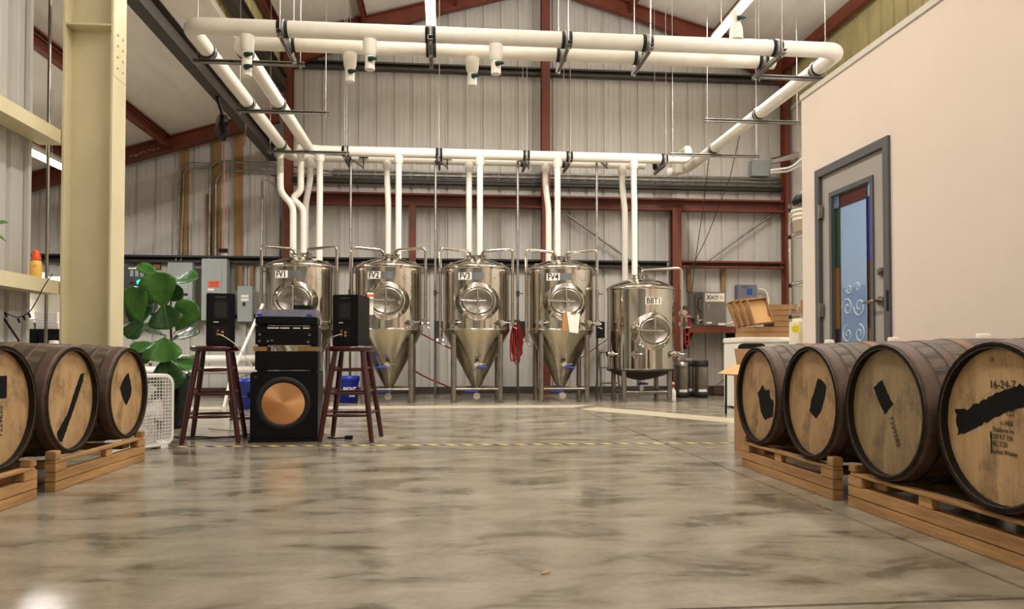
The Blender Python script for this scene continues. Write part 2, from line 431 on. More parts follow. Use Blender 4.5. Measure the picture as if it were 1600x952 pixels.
# end-frame rafters, deepening to the columns
def rafter(name, x0, x1, zf, d0, d1, y, m, label, wdt=.14):
    n = 8; b = MB(); tw = .010; tf = .014
    up = []; lo = []
    for i in range(n+1):
        t = i/n; x = x0+(x1-x0)*t; d = d0+(d1-d0)*max(0, (t-.45)/.55)
        up.append((x, zf(x)-.01)); lo.append((x, zf(x)-.01-d))
    for i in range(n):
        for (ya, yb, f) in ((y-tw/2, y+tw/2, 0), (y-wdt/2, y+wdt/2, 1), (y-wdt/2, y+wdt/2, 2)):
            (xa, za), (xb, zb2) = up[i], up[i+1]; (_, la), (_, lb) = lo[i], lo[i+1]
            if f == 1: la, lb = za-tf, zb2-tf
            if f == 2: za, zb2 = la+tf, lb+tf
            b.add([(xa,ya,la),(xb,ya,lb),(xb,yb,lb),(xa,yb,la),(xa,ya,za),(xb,ya,zb2),(xb,yb,zb2),(xa,yb,za)],
                  [(0,3,2,1),(4,5,6,7),(0,1,5,4),(1,2,6,5),(2,3,7,6),(3,0,4,7)])
    return sbeam(b, name, m, label)
rafter('rafter_beam', XP, XR-.15, zmain, .24, .55, YC, 'red_iron', 'red iron rafter of the back frame, slope beside the white partition')
rafter('rafter_beam', XP, XL+.05, zmain, .24, .55, YC, 'red_iron', 'red iron rafter of the back frame, slope above the first tank')
rafter('rafter_beam', XL, XLL+.1, lambda x: zlean(x), .24, .28, YC, 'red_iron', 'red iron rafter of the low side bay with chalk writing')
for y in (6.15, 0.3):
    rafter('rafter_beam', XP, XR-.15, zmain, .3, .6, y, 'red_iron', None)
    rafter('rafter_beam', XP, XL+.05, zmain, .3, .6, y, 'red_iron', None)
# purlins along the building
for k, x in enumerate((-1.35, .15, 3.2, 4.7)):
    sbeam(cbeam((x, YF, zmain(x)-.09), (x, YB-.05, zmain(x)-.09), .17, .07), 'purlin_beam', 'red_iron', ['dark red purlin on the slope above the first tank', 'dark red purlin near the lit strip over the second tank', 'dark red purlin on the slope past the ridge', 'dark red purlin above the lit strip nearest the partition'][k])
sbeam(cbeam((XR-.12, YF, 5.80), (XR-.12, YB-.05, 5.80), .2, .1), 'purlin_beam', 'red_iron', 'dark red eave strut above the yellow ribbed sheeting')
sbeam(cbeam((XL+.1, 6.2, 5.85), (XL+.1, YB-.05, 5.85), .2, .1), 'purlin_beam', 'red_iron', 'dark red eave strut over the left pipe run')
for k, x in enumerate((-4.5, -5.75, -7.0)):
    sbeam(cbeam((x, 4.05, zlean(x)-.1), (x, YB-.25, zlean(x)-.1), .2, .09), 'purlin_beam', 'red_iron', ['dark red purlin crossing behind the cream column', 'dark red purlin of the low bay beyond the cream column', 'outermost dark red purlin of the low bay'][k])
# skylight strip of the low bay
struct(MB().box((-6.6, 8.2, zlean(-6.6)-.03), (-5.95, 9.6, zlean(-6.6)-.02)).build('ceiling_skylight', 'elec_grey', None, None))
# columns
def column(name, x, y, z0, z1, m, label, d=.2, wdt=.14, face='x'):
    return sbeam(ibeam((x, y, z0), (x, y, z1), d, wdt, up=(1, 0, 0) if face == 'x' else (0, 1, 0)), name, m, label)
column('steel_column', -2.60, YC+.02, 0, zmain(-2.6)-.05, 'red_iron', 'red iron column behind the first tank', .2, .13, 'y')
column('steel_column', 1.71, YC+.02, 0, zmain(1.7)-.1, 'red_iron', 'tall red iron column rising behind the fourth tank', .2, .14, 'y')
column('steel_column', 5.99, YC+.02, 0, zmain(6.0)-.2, 'red_iron', 'red iron corner column behind the wire rack', .2, .08, 'y')
column('steel_post_column', 4.01, YC+.05, 0, 3.22, 'red_iron', 'short red iron post under the cross beam beside the bright tank', .15, .16, 'y')
column('steel_post_column', -.55, YC+.05, 0, 3.20, 'red_iron', 'short red iron post under the cross beam behind the second tank', .15, .11, 'y')
# horizontal members of the back wall
def hb(x0, x1, z, h, m, label, y=YB-.10, wd=.14, name='wall_beam'):
    return sbeam(cbeam((x0, y, z), (x1, y, z), h, wd, lip=.03, up=(0, 0, 1)), name, m, label)
hb(-2.45, 5.95, 3.29, .21, 'red_iron', 'long red iron cross beam behind the white drop pipes', y=YC+.06)
hb(-2.7, 6.0, 5.58, .12, 'dark_iron', 'thin dark girt high on the ribbed wall')
hb(-2.7, 6.0, 3.62, .07, 'black_girt', 'thin black girt under the grey conduit run')
hb(XLL, 3.9, 2.25, .12, 'black_girt', 'long black girt behind the tank tops')
hb(4.1, 5.95, 2.25, .12, 'red_iron', 'red iron girt above the nitrogen cabinet', y=YC+.06)
sbeam(cbeam((-4.9, YB-.09, 1.30), (-2.75, YB-.09, 1.30), .10, .16), 'wall_beam', 'black_girt', 'dark rail under the electrical cabinets')
# grey angle braces
def brace(p, q, label):
    a = at(*p, Y=YC+.1); c = at(*q, Y=YC+.1)
    b = MB(); b.tube([a, c], .024, 4); sbeam(b, 'brace_beam', 'galv', label)
brace((885, 335), (1010, 425), 'grey diagonal brace sloping down behind the bright tank')
brace((1105, 408), (1212, 332), 'grey diagonal brace rising above the nitrogen cabinet')
brace((905, 560), (955, 525), 'grey diagonal brace low behind the fourth tank')
# brown crane beam
sbeam(ibeam((-2.87, 6.1, 4.04), (-2.87, YB-.1, 4.04), .24, .14), 'crane_beam', 'dark_iron', 'long dark brown beam running back below the white ceiling')
sbeam(ibeam((-2.62, 6.1, 5.08), (-2.62, 12.2, 5.08), .24, .12), 'eave_beam', 'dark_iron', 'dark beam under the yellow ribbed strip beside the pipes')
# cream portal column with its stiffener
cc = sroot('portal_column', 'tall cream steel column beside the barrels')
b = MB(); b.box((-2.515, 5.76, 0), (-2.50, 5.99, 5.6)); b.build('flange', 'cream_steel', cc)
b = MB(); b.box((-2.86, 5.76, 0), (-2.845, 5.99, 5.6)); b.build('flange', 'cream_steel', cc)
b = MB(); b.box((-2.845, 5.87, 0), (-2.515, 5.88, 5.6)); b.build('web', 'cream_steel', cc)
zst = at(140, 42, Y=5.8).z
b = MB(); b.box((-2.845, 5.762, zst), (-2.515, 5.87, zst+.014)); b.build('stiffener', 'cream_steel', cc)
b = MB(); b.box((-2.50, 5.77, 2.78), (-2.497, 5.98, 5.2)); b.build('splice_plate', 'cream_steel', cc)
bolt = MB().lathe([(.0, .008), (.011, .008), (.011, 0)], 6).mesh('bolt', 'cream_steel')
for k in range(4):
    for s in (0, 1):
        link('bolt', bolt, cc, (-2.497, 5.83+.09*s, 2.86+k*.085), (0, PI/2, 0))
# cream girts beside the column
for k, (pz, lab) in enumerate(((at(103, 200, Y=5.7).z, 'upper cream girt meeting the cream column'), (at(100, 438, Y=5.7).z, 'lower cream girt carrying the orange-capped bottle'))):
    b = MB(); h = .10
    b.box((-3.06, YF+.1, pz-h+.006), (-2.87, 5.84, pz-h+.012)); b.box((-2.876, YF+.1, pz-h), (-2.868, 5.84, pz)); b.box((-3.06, YF+.1, pz-.006), (-2.87, 5.84, pz))
    sbeam(b, 'girt_beam', 'cream_steel', lab)
GZ = at(100, 438, Y=5.7).z

# ---- white office partition with the door
PX = 2.97; PYE = 5.88; PTOP = 2.795
D0, D1, DT = 4.655, 5.636, 2.14
wp = sroot('wall_partition')
b = MB()
b.box((PX, YF, 0), (PX+.12, D0, PTOP)); b.build('wall_section', 'drywall', wp)
b = MB(); b.box((PX, D1, 0), (PX+.12, PYE, PTOP)); b.build('wall_section', 'drywall', wp)
b = MB(); b.box((PX, D0, DT), (PX+.12, D1, PTOP)); b.build('wall_section', 'drywall', wp)
b = MB(); b.box((PX+.12, PYE-.12, 0), (XR, PYE, PTOP)); b.build('wall_section', 'drywall', wp)
struct(MB().box((PX-.012, YF, PTOP), (PX+.13, PYE+.012, PTOP+.05)).build('trim_1', 'liner_white', bevel=.004), 'white cap along the top of the partition')
struct(MB().box((PX+.12, YF, PTOP-.08), (XR, PYE-.12, PTOP-.02)).build('ceiling_office', 'office_wall'))
struct(MB().box((5.2, YF, 0), (5.25, PYE-.12, PTOP-.08)).build('wall_office', 'office_wall'))
dr = sroot('door_1', 'grey office door with a stained-glass window')
fw_ = .062
b = MB()
b.box((PX-.02, D0, 0), (PX+.10, D0+fw_, DT)); b.box((PX-.02, D1-fw_, 0), (PX+.10, D1, DT)); b.box((PX-.02, D0+fw_, DT-fw_), (PX+.10, D1-fw_, DT))
b.build('door_frame', 'frame_grey', dr)
L0, L1, LT, LB = 4.866, 5.452, 1.925, .38
sx0, sx1 = PX+.01, PX+.055
b = MB()
b.box((sx0, D0+fw_+.003, .01), (sx1, L0, DT-fw_-.003)); b.box((sx0, L1, .01), (sx1, D1-fw_-.003, DT-fw_-.003))
b.box((sx0, L0, LT), (sx1, L1, DT-fw_-.003)); b.box((sx0, L0, .01), (sx1, L1, LB))
slab = b.build('door_slab', 'door_grey', dr)
b = MB(); t = .035
b.box((sx0-.012, L0, LB), (sx1+.01, L0+t, LT)); b.box((sx0-.012, L1-t, LB), (sx1+.01, L1, LT)); b.box((sx0-.012, L0+t, LT-t), (sx1+.01, L1-t, LT)); b.box((sx0-.012, L0+t, LB), (sx1+.01, L1-t, LB+t))
b.build('window_frame', 'frame_grey', dr)
gx0, gx1 = PX+.024, PX+.032
ya, yb, zt_, zb_ = L0+t, L1-t, LT-t, LB+t; bw = .075
def pane(y0, y1, z0, z1, m, lab): return MB().box((gx0, y0+.003, z0+.003), (gx1, y1-.003, z1-.003)).build('pane', m, dr, label=lab)
pane(ya+bw, yb-bw, zb_, zt_-.1, 'glass_frost', 'pale blue clear pane')
pane(ya+bw, yb-bw, zt_-.1, zt_, 'glass_red', 'mottled red pane')
pane(ya, ya+bw, zt_-.1, zt_, 'glass_frost', 'small clear corner pane'); pane(yb-bw, yb, zt_-.1, zt_, 'glass_frost', 'small clear corner pane')
def zpx(py, y): # height on the door plane
    return at(1340, py, X=PX).z
h3 = [zt_-.1, 1.34, .86, zb_]
for m1, m2, k in (('glass_blue', 'glass_green', 0), ('glass_red', 'glass_amber', 1), ('glass_amber', 'glass_dark', 2)):
    pane(ya, ya+bw, h3[k+1], h3[k], m1, None); pane(yb-bw, yb, h3[k+1], h3[k], m2, None)
b = MB()
for y in (ya+bw, yb-bw): b.box((gx0-.004, y-.004, zb_), (gx1+.004, y+.004, zt_))
b.box((gx0-.004, ya, zt_-.104), (gx1+.004, yb, zt_-.096))
for k in (1, 2):
    b.box((gx0-.004, ya, h3[k]-.004), (gx1+.004, ya+bw, h3[k]+.004)); b.box((gx0-.004, yb-bw, h3[k]-.004), (gx1+.004, yb, h3[k]+.004))
b.build('lead_came', 'steel_dark', dr)
# etched scrolls on the lower glass
b = MB(); ym = (ya+yb)/2
def sw(cy, cz, r, turns, dirn, ph):
    pts = []
    for i in range(26):
        t = i/25; a = ph+dirn*turns*2*PI*t; rr = r*(1-.8*t); pts.append((gx0-.002, cy+rr*math.cos(a), cz+rr*math.sin(a)))
    b.tube(pts, .0045, 5)
for s in (-1, 1):
    sw(ym+s*.08, 1.02, .075, 1.4, s, 0); sw(ym+s*.08, .82, .07, 1.4, -s, PI/2); sw(ym+s*.06, .64, .06, 1.3, s, PI); sw(ym+s*.055, 1.16, .04, 1.2, -s, 0)
b.build('etched_scroll', 'etch', dr)
MB().box((gx0-.0015, ya+bw+.02, zb_), (gx0-.0005, yb-bw-.03, 1.17)).build('frosted_area', 'glass_frost', dr)
# handle, deadbolt, hinges
b = MB(); hp = (PX+.01, 4.775, 1.035)
b.cyl(hp, (PX-.012, hp[1], hp[2]), .034); b.cyl((PX-.01, hp[1], hp[2]), (PX-.05, hp[1], hp[2]), .012); b.tube(fillet([(PX-.05, hp[1], hp[2]), (PX-.055, hp[1]+.03, hp[2]), (PX-.05, hp[1]+.13, hp[2]-.004)], .02), .010)
b.build('handle', 'steel_dull', dr)
b = MB(); b.cyl((PX+.01, 4.775, 1.235), (PX-.014, 4.775, 1.235), .032, .028, 20); b.cyl((PX-.014, 4.775, 1.235), (PX-.022, 4.775, 1.235), .016); b.build('deadbolt', 'steel_dull', dr)
for z in (.35, 1.02, 1.80):
    b = MB(); b.cyl((PX-.015, D1-fw_+.0, z-.055), (PX-.015, D1-fw_, z+.055), .012); b.box((PX-.012, D1-fw_-.03, z-.05), (PX+.0, D1-fw_+.03, z+.05)); b.build('hinge', 'galv', dr)
MB().box((PX-.022, D0+.005, .96), (PX-.018, D0+.03, 1.1)).build('strike_plate', 'black', dr)
# daylight of the office window, behind the door
al = bpy.data.lights.new('office_window_light', 'AREA'); al.energy = 60; al.color = (.62, .80, 1.0); al.shape = 'RECTANGLE'; al.size = 1.4; al.size_y = 1.4
ao = bpy.data.objects.new('office_window_light', al); COL.objects.link(ao); ao.location = (5.1, 5.0, 1.6); ao.rotation_euler = (0, PI/2, 0)

# ---- strip lights
def make_strip(length=2.4, wire=1.66):
    t = thing('strip_light', 'x', 'light')
    b = MB(); b.box((-.04, 0, .03), (.04, length, .075)); b.box((-.065, 0, .018), (.065, length, .03)); b.build('housing', 'white_paint', t)
    b = MB(); b.prism([(-.055, .018), (-.04, -.02), (0, -.032), (.04, -.02), (.055, .018)], 0, length, Matrix(((1,0,0,0),(0,0,1,0),(0,1,0,0),(0,0,0,1)))); b.build('tube', 'tube_light', t)
    b = MB()
    for y in (.25, length-.25): b.tube([(0, y, .07), (0, y, wire)], .003, 5)
    b.build('wire', 'rod', t)
    return t
lamp_data = bpy.data.lights.new('strip_lamp', 'AREA'); lamp_data.energy = LAMP_W; lamp_data.color = LAMP_COL
lamp_data.shape = 'RECTANGLE'; lamp_data.size = .12; lamp_data.size_y = 2.4
up_data = lamp_data.copy(); up_data.energy = UP_W
low_up = lamp_data.copy(); low_up.energy = 4
lamp_near = lamp_data.copy(); lamp_near.energy = LAMP_W*.5; up_near = lamp_data.copy(); up_near.energy = UP_W*.5   # the rows towards the entrance are dimmed
strip0 = make_strip(); first = True
def place_strip(x, y0, z, label, low=False):
    global first
    o = make_strip(2.4, zlean(x)-z-.03) if low else (strip0 if first else copy_tree(strip0)); first = False
    o.location = (x, y0, z); o['label'] = label; o['group'] = 'ceiling strip lights'
    lo = bpy.data.objects.new('strip_lamp', lamp_data); COL.objects.link(lo); lo.location = (x, y0+1.2, z-.05)
    lu = bpy.data.objects.new('ceiling_fill_lamp', up_data); COL.objects.link(lu); lu.location = (x, y0+1.2, z+.09); lu.rotation_euler = (PI, 0, 0)  # extra upward area lamp over each strip, added to lighten the ceiling
    if low: lu.data = low_up
    if y0 < 7: lo.data = lamp_near; lu.data = up_near
for k, y in enumerate((7.33, 3.2, -2.2)):
    far = ['', ' one bay nearer', ' two bays nearer', ' over the entrance end'][k]
    place_strip(-.19, y, 5.0, 'lit strip light hanging above the second and third tanks'+far)
    place_strip(3.68, y, 5.0, 'lit strip light hanging towards the white partition'+far)
pl = at(97, 262, X=-5.0)
place_strip(-5.0, pl.y-2.4, pl.z, 'lit strip light in the low bay beside the cream column', True)

# chalk writing on the low rafter
b = MB(); rnd = random.Random(3)
for k in range(7):
    x = at(203+k*7, 232, Y=YC).x; z = zlean(x)-.14
    b.tube([(x+q*.018, YC-.008, z+rnd.uniform(-.03, .03)) for q in range(4)], .004, 4)
struct(b.build('marking_line', 'paper'), 'chalk scrawl on the low red rafter')
# ================================================================== GLYCOL PIPES
PZ = 3.735; PR = .076
XA, XB, XRP = -2.39, -2.02, 3.97
Y1, Y2, YH1, YH2 = 7.03, 7.36, 11.2, 11.56
def tee(b, p, dz, r=.055):   # insulated tee stub going down or up from the pipe
    p = Vector(p); s = -1 if dz < 0 else 1
    b.tube([p, p+Vector((0, 0, s*.11)), p+Vector((0, 0, s*.15))], [r+.018, r+.014, r-.004], 14)
def drop(parent, pts, r=.047):
    b = MB(); b.tube(fillet(pts, .10, 4), r, 14); return b.build('drop_pipe', 'pipe_white', parent)
def valve_stub(parent, p, down=True, extra=False):
    """capped branch with a green-handled valve"""
    p = Vector(p); s = -1 if down else 1
    b = MB(); b.tube([p+Vector((0,0,s*.02)), p+Vector((0,0,s*.13)), p+Vector((0,0,s*.17))], [.070, .063, .050], 14)
    b.tube([p+Vector((0,0,s*.16)), p+Vector((0,0,s*(.30 if not extra else .40)))], [.045, .048], 14)
    st = b.build('branch_stub', 'pipe_white', parent)
    q = p+Vector((.0, -.045, s*.215))
    v = MB(); v.tube([q, q+Vector((.03, -.02, 0)), q+Vector((.07, -.02, .002))], [.026, .022, .012], 8); v.build('valve_handle', 'green_valve', st)
    if extra:
        q = p+Vector((.0, -.045, s*.33)); v = MB(); v.tube([q, q+Vector((.03, -.02, 0)), q+Vector((.07, -.02, .002))], [.026, .022, .012], 8); v.build('valve_handle', 'green_valve', st)
# outer loop: rear header - left run - front cross run - right run
g1 = thing('glycol_pipe', 'white insulated outer pipe loop with drops, nearest cross run turning at the partition', 'pipe')
b = MB(); b.tube(fillet([(3.2, YH2, PZ), (XA, YH2, PZ), (XA, Y1, PZ), (XRP, Y1, PZ), (XRP, 11.75, PZ), (3.72, 11.95, PZ-.02)], .16, 6), PR, 20)
b.build('insulated_pipe', 'pipe_white', g1)
# inner loop: front header - left run - second cross run (capped)
g2 = thing('glycol_pipe', 'white insulated inner pipe run with drops, cross run ending in a capped end', 'pipe')
b = MB(); b.tube(fillet([(3.45, YH1, PZ), (XB, YH1, PZ), (XB, Y2, PZ), (3.42, Y2, PZ)], .16, 6), PR, 20)
b.build('insulated_pipe', 'pipe_white', g2)
b = MB(); b.tube(fillet([(3.45, YH1, PZ), (3.80, YH1, PZ), (3.80, YH1, PZ+.18), (3.80, YH1+.45, PZ+.18), (3.80, YH1+.45, PZ-.1)], .09, 5), .062, 14); b.build('link_pipe', 'pipe_white', g2)
TY = 10.6
TX = [-2.028, -.793, .447, 1.675, 2.862]
dz = 2.0
def dpx(px, Y): return at(px, 240, Y=Y).x
tops = [2.0, 2.0, 2.0, 2.0, 1.75]
# drops from the front header (px positions) and the rear header
for px, px2, Y, g, k in ((623, 623, YH1, g2, 1), (605, 607, YH2, g1, 1), (750, 750, YH1, g2, 2), (733, 733, YH2, g1, 2), (871, 871, YH1, g2, 3), (852, 857, YH2, g1, 3), (990, 991, YH1, g2, 4), (972, 976, YH2, g1, 4), (500, 500, YH1, g2, 0), (485, 478, YH2, g1, 0)):
    b = MB(); x0 = dpx(px, Y); tee(b, (x0, Y, PZ-.03), -1); b.build('pipe_tee', 'pipe_white', g)
    x1 = dpx(px2, Y)
    if px == px2: drop(g, [(x0, Y, PZ-.14), (x0, Y, tops[k]-.1)])
    else: drop(g, [(x0, Y, PZ-.14), (x0, Y, PZ-.35), (x1, Y, PZ-.75), (x1, Y, tops[k]-.1)])
# two crooked drops of the left corner
def zz(px, py, Y): return at(px, py, Y=Y)
for (pp, Y, g) in (([(438, 232), (438, 300), (458, 322), (458, 420)], 11.14, g1), ([(470, 232), (470, 300), (455, 310), (474, 325), (474, 420)], 11.24, g2)):
    b = MB(); tee(b, zz(pp[0][0], pp[0][1]-4, Y), -1); b.build('pipe_tee', 'pipe_white', g)
    drop(g, [zz(x, y, Y) for x, y in pp], .049)
# capped valve branches on the cross runs
for px, Y, g, ex in ((386, Y1, g1, True), (578, Y1, g1, False), (775, Y1, g1, False), (547, Y2, g2, False), (738, Y2, g2, False)):
    valve_stub(g, (at(px, 60, Y=Y).x, Y, PZ-.06), True, ex)
xx = at(1150, 40, Y=Y1+.0).x
valve_stub(g1, (xx, Y1, PZ+.05), False, False)
b = MB(); b.tube(fillet([(xx+.0, Y1, PZ+.3), (xx, Y1, PZ+.36)], .02), .03, 10); b.build('stub_cap', 'pipe_white', g1)
# joints / shields at the supports
def hanger(p0, p1, rods, label, pipes=(), z_under=None, top=6.0):
    """strut channel from p0 to p1 with threaded rods up to the roof and clamps around pipes (centre, axis)"""
    t = thing('pipe_hanger', label, 'pipe hanger', (0, 0, 0), 0, 'strut hangers of the white pipes')
    cb = cbeam(p0, p1, .041, .041, .003, lip=.009); st = cb.build('strut', 'galv', t)
    d = (Vector(p1)-Vector(p0)); n = int(d.length/.055); d.normalize()
    s = MB(); sd = Vector((-d.y, d.x, 0))
    for i in range(1, n if abs(d.y) > .5 else 1):
        c = Vector(p0)+d*(i*.055)
        M = Matrix.Translation(c) @ Matrix(((d.x, sd.x, 0, 0), (d.y, sd.y, 0, 0), (0, 0, 1, 0), (0, 0, 0, 1)))
        s.cbox((0, 0, -.0215), (.028, .012, .001), M)
        s.cbox((0, -.0215, 0), (.028, .001, .012), M); s.cbox((0, .0215, 0), (.028, .001, .012), M)
    if s.v: tag(s.build('slot', 'black', st), kind='stuff')
    for (x, y) in rods:
        zt = (zmain(x) if x > XL else zlean(x))-.01
        r = MB(); r.tube([(x, y, p0[2]-.05), (x, y, zt)], .0048, 6); r.build('rod', 'rod', t)
        r = MB(); r.cyl((x, y, p0[2]-.035), (x, y, p0[2]-.022), .014, n=6); r.build('nut', 'rod', t)
    for (c, ax) in pipes:
        c = Vector(c); a = Vector(ax); r = MB()
        r.lathe([(PR+.002, -.05), (PR+.005, -.05), (PR+.005, .05), (PR+.002, .05)], 20, Matrix.Translation(c) @ a.to_track_quat('Z', 'Y').to_matrix().to_4x4()); r.build('saddle', 'rubber', t)
        r = MB(); r.lathe([(PR+.006, -.018), (PR+.010, -.018), (PR+.010, .018), (PR+.006, .018)], 20, Matrix.Translation(c) @ a.to_track_quat('Z', 'Y').to_matrix().to_4x4()); r.build('clamp', 'galv', t)
    return t
ZS = PZ-PR-.03
for py, px0, px1, lab in ((98, 303, 474, 'strut hanger under the left pipe runs nearest the cross pipes'), (175, 370, 513, 'strut hanger under the left pipe runs halfway to the back wall'), (238, 418, 545, 'strut hanger under the left pipe runs at the back header')):
    p = at(px0, py, Z=ZS); q = at(px1, py, Z=ZS); y = (p.y+q.y)/2
    hanger((p.x, y, ZS), (q.x, y, ZS), ((p.x+.05, y), (q.x-.04, y)), lab, (((XA, y, PZ), (0, 1, 0)), ((XB, y, PZ), (0, 1, 0))) if y < 10.8 else (((XA, y, PZ), (0, 1, 0)),))
for py, px0, px1, lab in ((122, 1178, 1300, 'strut hanger under the right pipe run nearest the cross pipes'), (190, 1098, 1255, 'strut hanger under the right pipe run halfway to the back wall'), (243, 1045, 1190, 'strut hanger under the right pipe run beside the back header')):
    p = at(px0, py, Z=ZS); q = at(px1, py, Z=ZS); y = (p.y+q.y)/2
    hanger((p.x, y, ZS), (q.x, y, ZS), ((p.x+.04, y), (q.x-.05, y)), lab, (((XRP, y, PZ), (0, 1, 0)),))
for px, lab in ((446, 'slotted strut across the two cross pipes next to the left elbow'), (673, 'slotted strut across the two cross pipes under the lit strip'), (882, 'slotted strut across the two cross pipes beside the tall red column'), (1006, 'slotted strut across the two cross pipes left of the second strip light'), (1205, 'slotted strut across the two cross pipes at the capped end')):
    x = at(px, 60, Y=Y1+.1).x
    hanger((x, Y1-.2, ZS), (x, Y2+.2, ZS), ((x, Y1-.14), (x, Y2+.14 if px != 673 else (Y1+Y2)/2)), lab, (((x, Y1, PZ), (1, 0, 0)), ((x, Y2, PZ), (1, 0, 0))))
for px, lab in ((540, 'slotted strut under the back header above the gap between first two tanks'), (686, 'slotted strut under the back header between second and third tank'), (822, 'slotted strut under the back header between third and fourth tank'), (889, 'slotted strut under the back header above the fourth tank'), (1037, 'slotted strut under the back header at its far end')):
    x = at(px, 240, Y=YH1).x
    hanger((x, YH1-.16, ZS), (x, YH2+.14, ZS), ((x, YH1-.13), (x, YH2+.12)), lab, (((x, YH1, PZ), (1, 0, 0)), ((x, YH2, PZ), (1, 0, 0))))
# plain hanging wires and ceiling rods seen against the ribbed wall
for px, Y, zb, lab in ((988, 9.0, 4.6, 'thin hanging wire'),):
    pass
# grey conduit poles with small boxes between the tanks
def conduit_pole(px, ytop, ybot, Y, label, box=True):
    p = at(px, ytop, Y=Y); q = at(px-2, ybot, Y=Y)
    t = thing('conduit_pole', label, 'conduit', (q.x, Y, 0), 0, 'grey air conduits between the tanks')
    b = MB(); b.tube(fillet([(.18, .1, p.z-q.z*0-.12), (.03, .03, p.z-.03), (0, 0, p.z-.06), (0, 0, 0)], .05, 4), .019, 8); b.build('pole', 'galv', t)
    b = MB(); b.tube([(.18, .1, p.z-.15), (.18, .1, p.z+.03)], .012, 6); b.cbox((.18, .1, p.z+.03), (.14, .05, .012)); b.build('bracket', 'steel_dark', t)
    if box:
        b = MB(); b.cbox((0, -.01, 1.62), (.05, .05, .09)); b.cyl((.0, -.03, 1.62), (.09, -.03, 1.62), .008); b.build('valve_box', 'steel_dark', t, bevel=.006)
        b = MB(); b.cbox((.05, 0, 1.06), (.13, .09, .26)); b.build('control_box', 'elec_dark', t, bevel=.008)
    return t
for px, nb in ((549, 'first and second tank'), (682, 'second and third tank'), (811, 'third and fourth tank'), (935, 'fourth tank and bright tank')):
    conduit_pole(px, 246, 520, 11.35, 'thin grey conduit pole standing between '+nb)
conduit_pole(411, 275, 400, 11.6, 'thin grey conduit pole left of the first tank top', False)
# ================================================================== TANKS
def on_cyl(R):
    def f(p):   # p.x along the circumference (0 = front, -Y), p.y height, p.z outward
        a = p.x/R; r = R+p.z
        return (r*math.sin(a), -r*math.cos(a), p.y)
    return f
def patch(R, x0, x1, z0, z1, t=.004, n=6):
    b = MB(); f = on_cyl(R); vs = []; fs = []
    for i in range(n+1):
        x = x0+(x1-x0)*i/n
        for z, o in ((z0, 0), (z1, 0), (z1, t), (z0, t)): vs.append(f(Vector((x, z, o))))
    for i in range(n):
        for k in range(4): fs.append((i*4+k, i*4+(k+1) % 4, (i+1)*4+(k+1) % 4, (i+1)*4+k))
    fs += [(0, 1, 2, 3), (n*4+3, n*4+2, n*4+1, n*4)]
    return b.add(vs, fs)
def manway(t, R, cz, s=1.0, cx=0.0):
    """oval manway: raised collar, dished door, cross handle"""
    a, h = .298*s, .256*s; a2, h2 = .222*s, .182*s; n = 48
    mw = None
    Mx = Matrix.Rotation(math.asin(cx/R) if cx else 0, 4, 'Z')
    rings = [(a*1.03, h*1.03, 'shell', .002), (a*.97, h*.97, 'shell', .02), (a*.86, h*.86, 'flat', -(R+.018)), (a2*1.10, h2*1.10, 'flat', -(R+.035)), (a2*1.02, h2*1.02, 'flat', -(R+.03)), (a2*1.0, h2*1.0, 'flat', -(R+.0))]
    b = MB(); vs = []; fs = []
    for (ra, rh, kind, o) in rings:
        for i in range(n):
            th = 2*PI*i/n; x = ra*math.cos(th); z = cz+rh*math.sin(th)
            y = -math.sqrt(max(R*R-x*x, .01))-o if kind == 'shell' else o
            vs.append((x, y, z))
    for j in range(len(rings)-1):
        for i in range(n): fs.append((j*n+i, j*n+(i+1) % n, (j+1)*n+(i+1) % n, (j+1)*n+i))
    b.add(vs, fs, True, Mx); col = b.build('manway_collar', 'steel', t)
    b = MB(); vs = []; fs = []; rs = [(1.0, -.012), (.97, -.032), (.88, -.034), (.84, -.024), (.55, -.005), (.25, .004), (.02, .006)]
    for q, o in rs:
        for i in range(n):
            th = 2*PI*i/n; vs.append((a2*q*math.cos(th), -(R)+o, cz+h2*q*math.sin(th)))
    for j in range(len(rs)-1):
        for i in range(n): fs.append((j*n+i, j*n+(i+1) % n, (j+1)*n+(i+1) % n, (j+1)*n+i))
    b.add(vs, fs, True, Mx); dr_ = b.build('manway_door', 'steel_dull', t)
    y = -(R+.055); b = MB()
    b.tube([Mx @ Vector(p) for p in ((-.01, y, cz+h2*1.05), (0, y-.012, cz), (-.012, y, cz-h2*1.05))], .011, 8)
    b.tube([Mx @ Vector(p) for p in ((-a2*1.05, y-.01, cz+.012), (0, y-.022, cz+.0), (a2*.52, y-.03, cz+.004))], .012, 8)
    b.cyl(Mx @ Vector((0, y+.03, cz)), Mx @ Vector((0, y-.05, cz)), .017)
    b.tube([Mx @ Vector(p) for p in ((-a2*1.08, y-.0, cz+.05), (-a2*1.08, y, cz-.06))], .013, 8)
    b.build('manway_handle', 'chrome', dr_)
